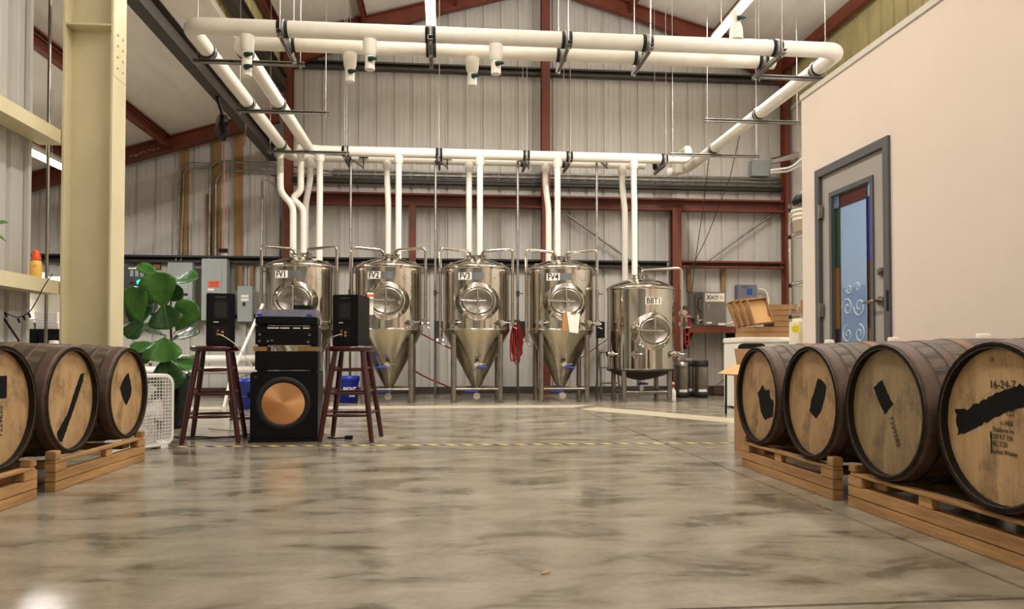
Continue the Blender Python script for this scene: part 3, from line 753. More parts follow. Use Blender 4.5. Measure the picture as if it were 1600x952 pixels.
def clamp_valve(t, p, d, m='chrome', lever=None, s=1.0):
    """tri-clamp ferrule and small valve pointing along d"""
    p = Vector(p); d = Vector(d).normalized(); b = MB()
    b.cyl(p-d*.02, p+d*.03*s, .024*s); b.cyl(p+d*.03*s, p+d*.052*s, .042*s, n=18); b.cyl(p+d*.05*s, p+d*.11*s, .022*s); b.cyl(p+d*.075*s, p+d*.10*s, .036*s, n=18)
    e = p+d*.09*s; b.tube([e, e+Vector((.06*s, -.02, 0)), e+Vector((.11*s, -.02, -.0))], .008*s, 6)
    b.tube([e+Vector((0, 0, .02)), e+Vector((0, 0, -.06*s))], .013*s, 8)
    o = b.build('valve', m, t)
    if lever is not None:
        b = MB(); q = e+Vector((0, -.03, -.05*s)); L = Vector(lever)
        b.tube([q, q+L*.5+Vector((0, -.01, .012)), q+L], [.014, .017, .013], 6); b.build('lever', 'blue_plastic', o)
    return o
R = .478
def make_fv(label, idx, loc, txt):
    t = thing('fermenter_tank', label, 'tank', loc, 0, 'conical fermenter tanks in a row')
    zc = 1.005; zt = 1.90; za = 2.06
    b = MB(); b.lathe([(R, zc), (R, zt-.03)], 64); b.lathe([(R, zc+.0), (R+.004, zc), (R+.004, zc+.03), (R, zc+.03)], 64); b.build('shell', 'steel', t)
    b = MB(); b.lathe([(R, zt-.03), (R+.010, zt-.02), (R+.012, zt), (R+.004, zt+.015), (R-.02, zt+.032), (R-.08, zt+.062), (R-.2, zt+.108), (.14, zt+.148), (.10, zt+.154), (0.001, zt+.156)], 64); b.build('dome', 'steel', t)
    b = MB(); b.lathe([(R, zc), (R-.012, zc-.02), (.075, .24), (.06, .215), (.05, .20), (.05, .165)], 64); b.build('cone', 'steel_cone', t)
    foot = .325; ztop = .955
    for sx in (-1, 1):
        for sy in (-1, 1):
            b = MB(); b.cyl((sx*foot, sy*foot, .03), (sx*foot, sy*foot, ztop), .036, n=20)
            lg = b.build('leg', 'steel_dull', t)
            b = MB(); b.cyl((sx*foot, sy*foot, 0), (sx*foot, sy*foot, .012), .05, n=16); b.cyl((sx*foot, sy*foot, .01), (sx*foot, sy*foot, .04), .022, n=10); b.build('foot', 'steel_dull', lg)
    for a_, b_ in (((-foot, -foot), (foot, -foot)), ((-foot, foot), (foot, foot)), ((-foot, -foot), (-foot, foot)), ((foot, -foot), (foot, foot))):
        b = MB(); b.tube([(a_[0], a_[1], .19), (b_[0], b_[1], .19)], .018, 10); b.build('cross_bar', 'steel_dull', t)
    manway(t, R, 1.405)
    # placards
    z = 1.757
    patch(R+.001, -.275, -.085, z-.05, z+.05).build('name_plate', 'paper', t)
    link('lettering', text_mesh(txt, .118, 'ink', .0012, Matrix.Translation((-.18, z-.002, .006)), fn=on_cyl(R), bold=.0025, xs=.85), t)
    patch(R+.001, -.075, .085, z-.05, z+.05).build('data_plate', 'plate_grey', t)
    for sx in (-.14, .2):   # small brackets under the rim
        patch(R+.001, sx-.012, sx+.012, 1.86, 1.90, .02).build('rim_lug', 'steel_dull', t)
    # lifting lugs on the dome
    for sx in (-1, 1):
        b = MB(); M = Matrix.Translation((sx*.36, -.05, zt+.02)) @ Matrix.Rotation(PI/2, 4, 'X')
        b.prism([(-.055, 0), (.055, 0), (.018, .075), (-.018, .075)], -.005, .005, M); lg = b.build('lifting_lug', 'steel_dull', t)
        MB().cyl((sx*.36, -.042, zt+.06), (sx*.36, -.058, zt+.06), .012).build('eye', 'black', lg)
    # top fittings
    b = MB(); zt2 = zt+.150
    for (x, y, r, h) in ((0, 0, .055, .05), (-.12, -.02, .028, .045), (.12, .0, .028, .05), (.0, -.11, .03, .04), (-.06, .09, .03, .05), (.07, .09, .025, .05)):
        b.cyl((x, y, zt2-.02), (x, y, zt2+h), r*.75); b.cyl((x, y, zt2+h-.012), (x, y, zt2+h+.006), r, n=18)
    b.build('top_fitting', 'steel_dull', t)
    # spray-ball arms
    for sx, ze in ((-1, .93), (1, 1.17)):
        x = sx*.515
        b = MB(); b.tube(fillet([(sx*.07, -.02, zt2+.03), (sx*.10, -.03, zt2+.11), (x, -.12, zt2+.135), (x, -.12, ze)], .06, 6), .022, 10)
        ar = b.build('cleaning_arm', 'steel', t)
        b = MB(); b.tube([(x, -.12, 1.83), (sx*(R-.02), -.09, 1.83)], .008, 6); b.cyl((x, -.12, 1.82), (x, -.12, 1.84), .03, n=12); b.build('bracket', 'steel_dull', ar)
        b = MB(); b.cyl((x, -.12, ze-.02), (x, -.12, ze), .036, n=16); b.cyl((x, -.12, ze-.07), (x, -.12, ze-.02), .024); b.cyl((x-.05, -.15, ze-.06), (x+.05, -.15, ze-.06), .022); b.cyl((x, -.20, ze-.05), (x, -.1, ze-.05), .03, n=14); b.tube([(x, -.16, ze-.1), (x+.06, -.18, ze-.13)], .010, 6); b.build('arm_valve', 'chrome', ar)
    an = .70
    for sx in (-1, 1): clamp_valve(t, (sx*R*math.sin(an), -R*math.cos(an), 1.115), (sx*.35, -1, 0))
    lv = {1: (-.15, -.02, 0.0), 2: (.13, -.02, 0), 3: (.14, -.02, -.01), 0: (-.15, -.02, 0)}[idx]
    rr = .075+(.478-.075)*(.56-.24)/(.985-.24)
    clamp_valve(t, (0, -rr-.0, .56), (0, -1, -.25), 'chrome', lv)
    b = MB(); b.cyl((0, 0, .165), (0, 0, .175), .055, n=18); b.cyl((0, 0, .11), (0, 0, .165), .03); b.tube(fillet([(0, 0, .13), (0, 0, .085), (0, -.16, .085)], .04), .028, 10); b.cyl((0, -.16, .085), (0, -.18, .085), .05, n=18)
    bo = b.build('bottom_valve', 'chrome', t)
    b = MB(); b.tube([(-.16, -.08, .14), (-.02, -.08, .145), (.03, -.08, .14)], [.012, .016, .014], 6); b.build('lever', 'blue_plastic', bo)
    # scribbled notes on the shell
    b = MB(); f = on_cyl(R)
    for k in range(9):
        x = .17+random.random()*.17; z = 1.70+random.random()*.08
        b.tube([f(Vector((x+q*.012, z+random.uniform(-.01, .01), .001))) for q in range(3)], .0014, 4)
    b.build('marker_note', 'ink', t)
    return t
names = ['conical steel fermenter tank marked FV1 behind the turntable', 'conical steel fermenter tank marked FV2', 'conical steel fermenter tank marked FV3', 'conical steel fermenter tank marked FV4 with hanging clipboard']
for k in range(4): make_fv(names[k], k, (TX[k], TY, 0), 'FV%d' % (k+1))
# hanging clipboards
t = thing('clipboard', 'brown clipboard with white sheet hanging from the FV4 manway', 'clipboard', (TX[3]+.06, TY-R-.10, 0))
b = MB(); M = Matrix.Translation((0, 0, 1.12)) @ Matrix.Rotation(R_(3), 4, 'Y'); b.cbox((-.06, .008, 0), (.13, .006, .25), M); b.build('board', 'clipboard', t)
b = MB(); b.add([(-.075, -.004, .14), (.11, -.006, .12), (.10, -.006, -.15), (-.02, -.004, -.14)], [(0, 1, 2, 3)], False, M); b.add([(-.075, 0, .14), (.11, 0, .12), (.10, 0, -.15), (-.02, 0, -.14)], [(3, 2, 1, 0)], False, M); b.build('sheet', 'paper', t)
b = MB(); b.cbox((.02, -.008, .125), (.07, .01, .02), M); b.build('clip', 'steel_dull', t)
t = thing('paper_tag', 'white paper tag with orange band hanging on the FV2 tank', 'tag', (TX[1]-.215, TY-R-.05, 0))
b = MB(); b.cbox((0, 0, 1.36), (.085, .003, .30)); b.build('sheet', 'paper', t)
b = MB(); b.cbox((0, -.003, 1.47), (.085, .002, .035)); b.build('band', 'orange_label', t)
# bright tank
def make_bbt():
    t = thing('bright_beer_tank', 'squat steel bright tank marked BBT1 on four legs', 'tank', (TX[4], TY, 0))
    r = .49; zb = .44; zt = 1.63
    b = MB(); b.lathe([(r, zb+.03), (r, zt-.03)], 64); b.build('shell', 'steel', t)
    b = MB(); b.lathe([(r, zt-.03), (r+.01, zt-.02), (r+.012, zt), (r+.002, zt+.018), (r-.03, zt+.04), (r-.1, zt+.075), (r-.22, zt+.12), (.14, zt+.16), (.001, zt+.17)], 64); b.build('dome', 'steel', t)
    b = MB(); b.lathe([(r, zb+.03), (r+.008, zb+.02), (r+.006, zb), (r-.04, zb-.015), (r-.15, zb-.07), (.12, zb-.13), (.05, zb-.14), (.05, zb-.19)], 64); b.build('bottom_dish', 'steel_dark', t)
    f = .33
    for sx in (-1, 1):
        for sy in (-1, 1):
            b = MB(); b.cyl((sx*f, sy*f, .03), (sx*f, sy*f, zb), .036, n=20); lg = b.build('leg', 'steel_dull', t)
            b = MB(); b.cyl((sx*f, sy*f, 0), (sx*f, sy*f, .012), .05, n=16); b.cyl((sx*f, sy*f, .01), (sx*f, sy*f, .04), .022, n=10); b.build('foot', 'steel_dull', lg)
    for a_, b_ in (((-f, -f), (f, -f)), ((-f, f), (f, f)), ((-f, -f), (-f, f)), ((f, -f), (f, f))):
        b = MB(); b.tube([(a_[0], a_[1], .14), (b_[0], b_[1], .14)], .018, 10); b.build('cross_bar', 'steel_dull', t)
    manway(t, r, 1.0, 1.0, .06)
    z = 1.43
    patch(r+.001, -.06, .18, z-.05, z+.05).build('name_plate', 'paper', t)
    link('lettering', text_mesh('BBT1', .115, 'ink', .0012, Matrix.Translation((.06, z-.002, .006)), fn=on_cyl(r), bold=.002, xs=.85), t)
    b = MB()
    for (x, y, rr, h) in ((0, 0, .05, .06), (-.1, -.03, .028, .045), (.1, .0, .028, .05)):
        b.cyl((x, y, zt+.14), (x, y, zt+.16+h), rr*.75); b.cyl((x, y, zt+.16+h-.012), (x, y, zt+.16+h+.006), rr, n=18)
    b.build('top_fitting', 'steel_dull', t)
    b = MB(); x = .58
    b.tube(fillet([(0, -.02, zt+.2), (.02, -.03, zt+.28), (x, -.12, zt+.31), (x, -.12, .62)], .06, 6), .022, 10); ar = b.build('cleaning_arm', 'steel', t)
    for z in (1.28, 1.12):
        b = MB(); b.cyl((x+.02, -.2, z), (x+.02, -.05, z), .042, n=18); b.cyl((x, -.15, z-.06), (x+.12, -.15, z-.05), .014); b.build('gauge', 'chrome', ar)
    b = MB(); b.cyl((x-.08, -.14, .60), (x+.14, -.14, .60), .02); b.cyl((x, -.2, .62), (x, -.08, .62), .04, n=16); b.build('arm_valve', 'chrome', ar)
    for a in (-1.15, -.42, .88): clamp_valve(t, (r*math.sin(a), -r*math.cos(a), .68), (math.sin(a), -math.cos(a), 0), 'chrome', None, 1.1)
    b = MB(); b.cyl((0, 0, .22), (0, 0, .30), .055, n=18); b.tube(fillet([(0, 0, .25), (0, 0, .2), (-.05, -.2, .19)], .04), .028, 10); b.cyl((-.05, -.2, .15), (-.05, -.2, .24), .045, n=16); bo = b.build('bottom_valve', 'chrome', t)
    b = MB(); b.tube([(-.1, -.21, .25), (0, -.21, .255), (.05, -.21, .25)], [.012, .016, .014], 6); b.build('lever', 'blue_plastic', bo)
    return t
make_bbt()
# red hoses
def coil(name, label, x, y, z0, z1, n=5, sp=.03, m='red_hose'):
    t = thing(name, label, 'hose', (x, y, 0))
    for k in range(n):
        dx = random.uniform(-sp, sp); w = random.uniform(.02, .05); zz_ = z1+random.uniform(-.05, .22)
        pts = [(dx*.3-w*.4, k*.012, z0), (dx-w, k*.012, z0*.6+zz_*.4), (dx-w*.7, k*.012, zz_+.05), (dx, k*.012, zz_), (dx+w*1.0, k*.012, zz_+.05), (dx+w, k*.012, z0*.6+zz_*.4), (dx*.3+w*.4, k*.012, z0)]
        b = MB(); b.tube(fillet(pts, .15, 5), .009, 8); b.build('hose_loop', m, t)
    b = MB(); b.cyl((0, .1, z0+.01), (0, -.03, z0+.01), .02); b.cbox((0, .03, z0+.03), (.12, .08, .03)); b.build('hook', 'steel_dark', t)
    return t
coil('red_hose', 'coiled red hose hanging between the FV3 and FV4 tanks', at(806, 505, Y=10.55).x, 10.55, 1.13, .55, 7, .06)
coil('red_hose', 'coiled red hose hanging beside the bright tank', TX[4]+.64, TY-.13, 1.34, .78, 4, .03)
b = MB(); pts = [at(*p, Y=11.4) for p in ((655, 520), (690, 538), (705, 545))]; b.tube(fillet(pts, .3), .012, 8); tag(b.build('hose', 'red_hose'), 'short dark red hose running behind the FV3 tank, upper one', 'hose')
b = MB(); pts = [at(*p, Y=11.4) for p in ((640, 575), (665, 590), (700, 604), (720, 618))]; b.tube(fillet(pts, .3), .012, 8); tag(b.build('hose', 'red_hose'), 'dark red hose running low along the wall between FV2 and FV3', 'hose')
# ================================================================== BARRELS
BL = .89; RH = .272; RB = .300
def brad(x):
    t = x/BL; return RH+(RB-RH)*(1-(2*t-1)**2)
NS = 22
def stave_mesh():
    vs = []; fs = []; a = PI/NS-.004; n = 9; th = .018; q = 3
    for i in range(n):
        x = BL*i/(n-1); r = brad(x)
        for rr in (r, r-th):
            for k in range(q+1):
                an = -a+2*a*k/q; vs.append((x, rr*math.sin(an), rr*math.cos(an)))
    st = 2*(q+1)
    for i in range(n-1):
        o = i*st; p = o+st
        for k in range(q):
            fs.append((o+k, o+k+1, p+k+1, p+k)); fs.append((o+q+1+k, p+q+1+k, p+q+2+k, o+q+2+k))
        fs.append((o, p, p+q+1, o+q+1)); fs.append((o+q, o+2*q+1, p+2*q+1, p+q))
    b = MB(); b.add(vs, fs, False)
    for o in (0, (n-1)*st): b.add([vs[o+k] for k in range(st)], [(0, 1, q+2, q+1), (1, 2, q+3, q+2), (2, 3, q+4, q+3)])
    return b.mesh('stave', 'stave')
STAVE = stave_mesh()
NB = 7
def board_meshes(m, x0, th=.02):
    out = []; r = RH-.017; w = 2*r/NB
    for k in range(NB):
        y0 = -r+k*w+.0006; y1 = y0+w-.0012; pts = []
        ys_ = [y0+(y1-y0)*i/6 for i in range(7)]
        f = lambda y: math.sqrt(max(r*r-y*y, 0))
        poly = [(y, -f(y)) for y in ys_]+[(y, f(y)) for y in reversed(ys_)]
        if k == 0: poly = poly[1:-1]+[(ys_[0], 0)]
        if k == NB-1: poly = poly[:6]+[(ys_[6], 0)]+poly[8:]
        M = Matrix(((0, 0, 1, x0), (1, 0, 0, 0), (0, 1, 0, 0), (0, 0, 0, 1)))
        out.append(MB().prism(poly, 0, th+(.0012 if k % 2 else 0)*0, M).mesh('head_board', m))
    return out
def hoop_mesh(x0, x1, m):
    b = MB(); n = 4; pr = [(brad(x0)-.001, x0)]
    for i in range(n+1):
        x = x0+(x1-x0)*i/n; pr.append((brad(x)+.0035, x))
    pr.append((brad(x1)-.001, x1))
    b.lathe(pr, 44, Matrix(((0, 0, 1, 0), (0, 1, 0, 0), (-1, 0, 0, 0), (0, 0, 0, 1))))
    b.lathe([(brad(x0)-.012, x0+.001), (brad(x0)+.0035, x0)], 44, Matrix(((0, 0, 1, 0), (0, 1, 0, 0), (-1, 0, 0, 0), (0, 0, 0, 1))))
    return b.mesh('hoop', m)
HOOPS = [hoop_mesh(a, a2, m) for a, a2, m in ((.010, .075, 'hoop'), (.135, .175, 'hoop'), (.255, .305, 'hoop_rust'))]
HOOPS += [hoop_mesh(BL-a2, BL-a, m) for a, a2, m in ((.010, .075, 'hoop'), (.135, .175, 'hoop'), (.255, .305, 'hoop_rust'))]
b = MB(); Mx = Matrix(((0, 0, 1, 0), (0, 1, 0, 0), (-1, 0, 0, 0), (0, 0, 0, 1)))
b.lathe([(RH+.001, .0), (RH-.009, -.003), (RH-.0185, .004), (RH-.0185, .035), (RH-.022, .036)], 44, Mx); CHIME = b.mesh('chime', 'stave_end')
HEADS = {m: board_meshes(m, .028) for m in ('head_tan', 'head_warm', 'head_olive')}
REAR = board_meshes('head_warm', BL-.048)
BUNG = MB().lathe([(.028, 0), (.026, .020), (.022, .023), (.0005, .024)], 18).mesh('bung', 'bung')
def barrel(loc, facing, label, headm, spin, marks, group, seed):
    """facing -1: head towards -X (stands on the partition side); +1: head towards +X"""
    t = thing('whiskey_barrel', label, 'barrel', loc, 0 if facing < 0 else PI, group)
    rnd = random.Random(seed)
    for k in range(NS):
        o = link('stave', STAVE, t, (0, 0, 0), (2*PI*k/NS+.07*seed, 0, 0))
    for me in HOOPS: link('hoop', me, t)
    link('chime', CHIME, t, (0, 0, 0)); o = link('chime', CHIME, t, (BL, 0, 0), (0, 0, PI))
    hd = bpy.data.objects.new('head', None); COL.objects.link(hd); hd.parent = t
    for me in HEADS[headm]: link('head_board', me, hd, None, (spin, 0, 0))
    hd2 = bpy.data.objects.new('head', None); COL.objects.link(hd2); hd2.parent = t
    for me in REAR: link('head_board', me, hd2, None, (spin*2, 0, 0))
    link('bung', BUNG, t, (BL/2, 0, RB-.004))
    # marks on the visible head: (u to the viewer's right, v up) in metres
    M = Matrix(((0, 0, -1, .0275), (-1, 0, 0, 0), (0, 1, 0, 0), (0, 0, 0, 1)))
    for mk in marks:
        if mk[0] == 'paint':
            poly = mk[1]; out = []
            for i, p in enumerate(poly):
                q = poly[(i+1) % len(poly)]; n = max(2, int(math.dist(p, q)/.012))
                for s in range(n):
                    tt = s/n; j = .0028*mk[2]
                    out.append((p[0]+(q[0]-p[0])*tt+rnd.uniform(-j, j), p[1]+(q[1]-p[1])*tt+rnd.uniform(-j, j)))
            MB().prism(out, .0, .0008, M).build('paint_patch', 'paint_black', t)
        else:
            _, txt, u, v, size, rot, xs = mk
            link('stencil', text_mesh(txt, size, 'stencil', .0003, M @ Matrix.Translation((u, v, .0014)) @ Matrix.Rotation(rot, 4, 'Z'), xs=xs), t)
    return t
ZB = .434
XRB = 1.765
GR = 'whiskey barrels on the racks'
def px2uv(c, hw, hh, pts): return [((x-c[0])/hw*RH, (c[1]-y)/hh*RH) for x, y in pts]
b1 = px2uv((200, 285), 66, 180, [(193, 275), (203, 258), (208, 240), (216, 262), (231, 258), (233, 290), (242, 298), (240, 355), (215, 372), (203, 350)])
b2 = px2uv((398, 312), 93, 212, [(414, 218), (428, 226), (441, 242), (437, 285), (424, 340), (408, 373), (386, 350), (392, 300), (404, 262)])
b3 = px2uv((665, 352), 130, 252, [(618, 265), (646, 232), (664, 280), (682, 322), (655, 362), (632, 310)])
b4 = px2uv((1085, 405), 211, 317, [(922, 352), (965, 355), (990, 335), (1018, 318), (1060, 285), (1110, 262), (1150, 240), (1172, 258), (1184, 290), (1178, 310), (1100, 355), (1020, 405), (930, 466)])
barrel((XRB, 4.065, ZB), -1, 'oak barrel with ragged upright black patch, farthest on the partition side', 'head_warm', .1, [('paint', b1, 1.5), ('text', 'T22', -.04, -.16, .03, 1.3, 1)], GR, 1)
barrel((XRB, 3.455, ZB), -1, 'oak barrel with slanted black stroke, second from the cardboard box', 'head_warm', .05, [('paint', b2, 1.0)], GR, 2)
barrel((XRB, 2.845, ZB), -1, 'olive-headed oak barrel with black diamond above a number', 'head_olive', .03, [('paint', b3, .8), ('text', '7229585', .045, -.075, .034, -1.15, 1.1)], GR, 3)
barrel((XRB, 2.235, ZB), -1, 'oak barrel with wide black paint bar over stencilled distillery lettering', 'head_tan', -.06, [('paint', b4, 1.6),
    ('text', '16-24-7', .01, .135, .036, .03, 1), ('text', '15', -.035, .215, .022, .5, 1), ('text', '122', .04, .045, .026, .08, 1),
    ('text', 'n Hill', .025, .012, .026, 0, .95), ('text', 'Distilleries Inc', .012, -.012, .022, 0, .72), ('text', 'DSP KY 354', .005, -.035, .024, 0, .75), ('text', 'RC 5/20', -.004, -.058, .024, 0, .8), ('text', 'Bourbon Whiskey', .012, -.083, .022, 0, .70),
    ('paint', [(-.046, -.02), (-.042, -.02), (-.041, -.09), (-.045, -.1)], .6)], GR, 4)
XLB = -1.915
l3 = px2uv((598, 410), 95, 205, [(612, 318), (622, 350), (630, 392), (625, 430), (605, 470), (583, 425), (573, 385), (590, 345)])
l2 = px2uv((360, 432), 125, 242, [(412, 318), (432, 312), (425, 350), (385, 470), (330, 620), (312, 612), (305, 575), (350, 500)])
barrel((XLB, 4.69, ZB), 1, 'oak barrel with black diamond patch next to the white box fan', 'head_tan', .08, [('paint', l3, 1.2)], GR, 5)
barrel((XLB, 4.02, ZB), 1, 'oak barrel with long diagonal black streak on its head', 'head_tan', .12, [('paint', l2, .8)], GR, 6)
barrel((XLB, 3.395, ZB), 1, 'oak barrel cut by the picture edge, black oblong above a vertical number', 'head_tan', -.04, [('paint', [(.0, .04), (.075, .04), (.075, .14), (.0, .14)], .3), ('text', '7229650', .035, -.06, .036, PI/2, 1.1)], GR, 7)
# racks of stacked lumber
def rack(x, y0, side, label, Ly=1.045):
    """side -1: visible rail towards -X"""
    t = thing('barrel_rack', label, 'rack', (x, y0, 0), 0, 'timber barrel racks')
    s = -side; rnd = random.Random(int(y0*100))
    for dx in (0, .79):
        a, c = sorted((s*dx, s*(dx+.05)))
        MB().box((a, 0, 0), (c, Ly, .046)).build('rail', 'pallet_wood', t, bevel=.003)
        MB().box((a, 0, .048), (c, Ly, .094)).build('rail', 'pallet_wood', t, bevel=.003)
        MB().box((a, 0, .137), (c, Ly-.02, .1515)).build('rail', 'pallet_wood', t, bevel=.003)
        for yb in (0, Ly-.11): MB().box((a, yb, .095), (c, yb+.11, .1365)).build('block', 'pallet_wood', t, bevel=.003)
        MB().box((a+.01, Ly*.52, .095), (c-.01, Ly*.52+.08, .136)).build('block', 'pallet_new', t, bevel=.003)
        for yb in (0.0, Ly-.06): MB().box((a, yb, .152), (c, yb+.055, .186 if yb else .196)).build('chock', 'pallet_wood', t, bevel=.004)
    for yb in (.11, Ly-.21):
        a, c = sorted((s*.0505, s*.7895)); MB().box((a, yb, .096), (c, yb+.1, .127)).build('cross_board', 'pallet_wood', t, bevel=.003)
    return t
rack(1.77, 3.235, -1, 'timber rack under the two barrels farther along the partition')
rack(1.775, 1.97, -1, 'timber rack under the two barrels nearest the camera', 1.15)
rack(-1.885, 3.775, 1, 'timber rack under the two barrels beside the box fan', 1.08)
rack(-1.88, 2.54, 1, 'timber rack under the barrel cut by the picture edge', 1.07)

# ================================================================== STOOLS
def stool(label, loc, rz):
    t = thing('bar_stool', label, 'stool', loc, rz, 'dark red bar stools')
    H = .735
    b = MB(); b.lathe([(.001, H-.042), (.16, H-.042), (.178, H-.036), (.186, H-.022), (.184, H-.008), (.172, H), (.001, H)], 40); b.build('seat', 'cherry', t)
    def lp(sx, sy, z): f = 1-z/(H-.03); return Vector((sx*(.105+.095*f), sy*(.105+.095*f), z))
    for sx in (-1, 1):
        for sy in (-1, 1):
            b = MB(); b.tube([lp(sx, sy, z) for z in (0, .03, .35, .6, H-.04)], [.017, .019, .022, .021, .018], 12); b.build('leg', 'cherry', t)
    for (z, par) in ((.20, 0), (.215, 1), (.37, 0), (.385, 1), (.55, 0), (.565, 1)):
        for s in (-1, 1):
            b = MB(); p, q = (lp(-1, s, z), lp(1, s, z)) if par == 0 else (lp(s, -1, z), lp(s, 1, z))
            b.tube([p, p.lerp(q, .25), p.lerp(q, .5), p.lerp(q, .75), q], [.008, .011, .013, .011, .008], 8); b.build('rung', 'cherry', t)
    return t
S1 = at(341, 693, Y=5.9).x; S2 = at(549, 693, Y=5.93).x
stool('dark red wooden stool between the plant and the copper subwoofer', (-1.775, 5.90, 0), .13)
stool('dark red wooden stool between the copper subwoofer and the FV2 tank', (-.735, 5.93, 0), -.10)
def speaker(label, loc, rz):
    t = thing('bookshelf_speaker', label, 'speaker', loc, rz, 'bookshelf speakers on stools')
    w_, d, h = .205, .29, .40
    MB().box((-w_/2, -d/2, 0), (w_/2, d/2, h)).build('cabinet', 'black_navy', t, bevel=.006)
    b = MB(); M = Matrix.Translation((0, -d/2, .285))
    def rr(w, hh, r): 
        out = []
        for cx_, cy_, a0 in ((w/2-r, hh/2-r, 0), (-w/2+r, hh/2-r, PI/2), (-w/2+r, -hh/2+r, PI), (w/2-r, -hh/2+r, 1.5*PI)):
            for k in range(5): a = a0+k*PI/8; out.append((cx_+r*math.cos(a), cy_+r*math.sin(a)))
        return out
    Mx_ = Matrix.Translation((0, -d/2-.001, .275)) @ Matrix.Rotation(PI/2, 4, 'X')
    b.prism(rr(.11, .15, .02), -.001, .004, Mx_); pt = b.build('port_flare', 'black', t)
    b = MB(); b.prism(rr(.085, .12, .015), .004, .005, Mx_); b.build('port_mouth', 'rubber', pt)
    b = MB(); b.prism(rr(.10, .12, .008), -.001, .003, Matrix.Translation((0, -d/2-.001, .095)) @ Matrix.Rotation(PI/2, 4, 'X')); tp = b.build('terminal_plate', 'black', t)
    for x, z, m in ((-.018, .115, 'gold'), (.014, .105, 'copper'), (-.018, .085, 'gold'), (.014, .08, 'copper')):
        b = MB(); b.cyl((x, -d/2, z), (x, -d/2-.028, z), .009); b.build('binding_post', m, tp)
    MB().box((-.04, -d/2-.002, .366), (.04, -d/2, .376)).build('badge', 'steel_dark', t)
    MB().box((-.05, -d/2-.002, .178), (-.015, -d/2, .184)).build('badge', 'paper', t)
    return t
speaker('black bookshelf speaker on the stool beside the plant', (-1.735, 5.90, .735), .27)
speaker('black bookshelf speaker on the stool in front of the FV2 tank', (-.74, 5.93, .735), -.22)
# ================================================================== SUBWOOFER AND RACK
SX, SY = -1.245, 6.02
t = thing('subwoofer', 'large black subwoofer with copper cone on the floor', 'speaker', (SX, SY, 0), .08)
w_, d, h = .50, .50, .535
MB().box((-w_/2, -d/2, .02), (w_/2, d/2, h)).build('cabinet', 'black_navy', t, bevel=.008)
MB().box((-w_/2-.012, -d/2-.012, 0), (w_/2+.012, d/2, .02)).build('plinth', 'black', t, bevel=.004)
Mf = Matrix.Translation((-.005, -d/2, .295)) @ Matrix.Rotation(PI/2, 4, 'X')
b = MB(); b.lathe([(.205, 0), (.205, .008), (.19, .012), (.168, .018), (.160, .006), (.158, .002)], 56, Mf); sr = b.build('surround', 'rubber', t)
b = MB(); b.lathe([(.160, .004), (.03, -.055+.062), (.0005, .012)], 56, Mf); b.lathe([(.160, .004), (.0005, .026)], 56, Mf); b.build('cone', 'copper', t)
MB().box((-.22, -d/2-.002, .515-.02), (-.20, -d/2, .5)).build('badge', 'steel_dull', t)
def fasc(w, h): pass
HZ = .537
t = thing('receiver', 'black receiver lying directly on the copper-cone subwoofer', 'amplifier', (SX+.005, SY, HZ), .10)
MB().box((-.235, -.18, .012), (.235, .18, .158)).build('case', 'black_navy', t, bevel=.004)
for x in (-.2, .2):
    for y in (-.15, .15): MB().cyl((x, y, 0), (x, y, .013), .022).build('foot', 'black', t)
MB().box((-.21, -.184, .09), (.21, -.18, .148)).build('display_window', 'black_gloss', t)
for x in (-.15, .12, .18): MB().cyl((x, -.18, .055), (x, -.20, .055), .014, n=18).build('knob', 'black_gloss', t)
HZ2 = HZ+.158
for x, lab in ((-.19, 'small wooden block under the amplifier, plant side'), (.165, 'small wooden block under the amplifier with white tag, stool side')):
    o = MB().box((-.052 if x < 0 else -.07, -.06, 0), (.052 if x < 0 else .07, .30-.14, .038)).build('wood_block', 'pallet_new', None, (SX+x, SY-.08+x*.1, HZ2), (0, 0, .1), .003); tag(o, lab, 'block')
HZ3 = HZ2+.038
t = thing('amplifier', 'black amplifier on two wooden blocks below the turntable', 'amplifier', (SX+.005, SY, HZ3), .10)
MB().box((-.235, -.17, .012), (.235, .17, .158)).build('case', 'black_navy', t, bevel=.004)
for x in (-.2, .2):
    for y in (-.12, .12): MB().cyl((x, y, 0), (x, y, .013), .022).build('foot', 'black', t)
MB().box((-.225, -.174, .10), (.225, -.17, .152)).build('trim_band', 'black_gloss', t)
for x0, x1 in ((-.145, -.06), (-.05, .02), (.045, .10), (.12, .17)): MB().box((x0, -.177, .138), (x1, -.174, .146)).build('lit_legend', 'paper', t)
for x, z in ((-.2, .09), (-.2, .04), (-.14, .04), (-.11, .045), (.17, .09), (.16, .035)): MB().cyl((x, -.17, z), (x, -.188, z), .009).build('knob', 'steel_dull', t)
HZ4 = HZ3+.158
t = thing('turntable', 'black turntable with tinted dust cover on top of the hi-fi stack', 'turntable', (SX+.0, SY, HZ4), .10)
MB().box((-.232, -.17, .016), (.232, .17, .072)).build('plinth', 'black_navy', t, bevel=.005)
for x in (-.2, .2):
    for y in (-.13, .13): MB().cyl((x, y, 0), (x, y, .017), .024).build('foot', 'black', t)
b = MB(); b.cyl((-.05, 0, .072), (-.05, 0, .088), .148, n=40); b.build('platter', 'steel_dull', t)
b = MB(); b.tube([(.17, .1, .10), (.16, -.02, .1), (.08, -.09, .095)], .005, 8); b.cyl((.17, .1, .072), (.17, .1, .11), .02); b.build('tonearm', 'chrome', t)
b = MB(); x, y, z0, z1, q = .23, .165, .074, .128, .003
b.box((-x, -y, z0), (x, -y+q, z1)); b.box((-x, y-q, z0), (x, y, z1)); b.box((-x, -y+q, z0), (-x+q, y-q, z1)); b.box((x-q, -y+q, z0), (x, y-q, z1)); b.box((-x, -y, z1), (x, y, z1+q)); b.build('dust_cover', 'acrylic', t)
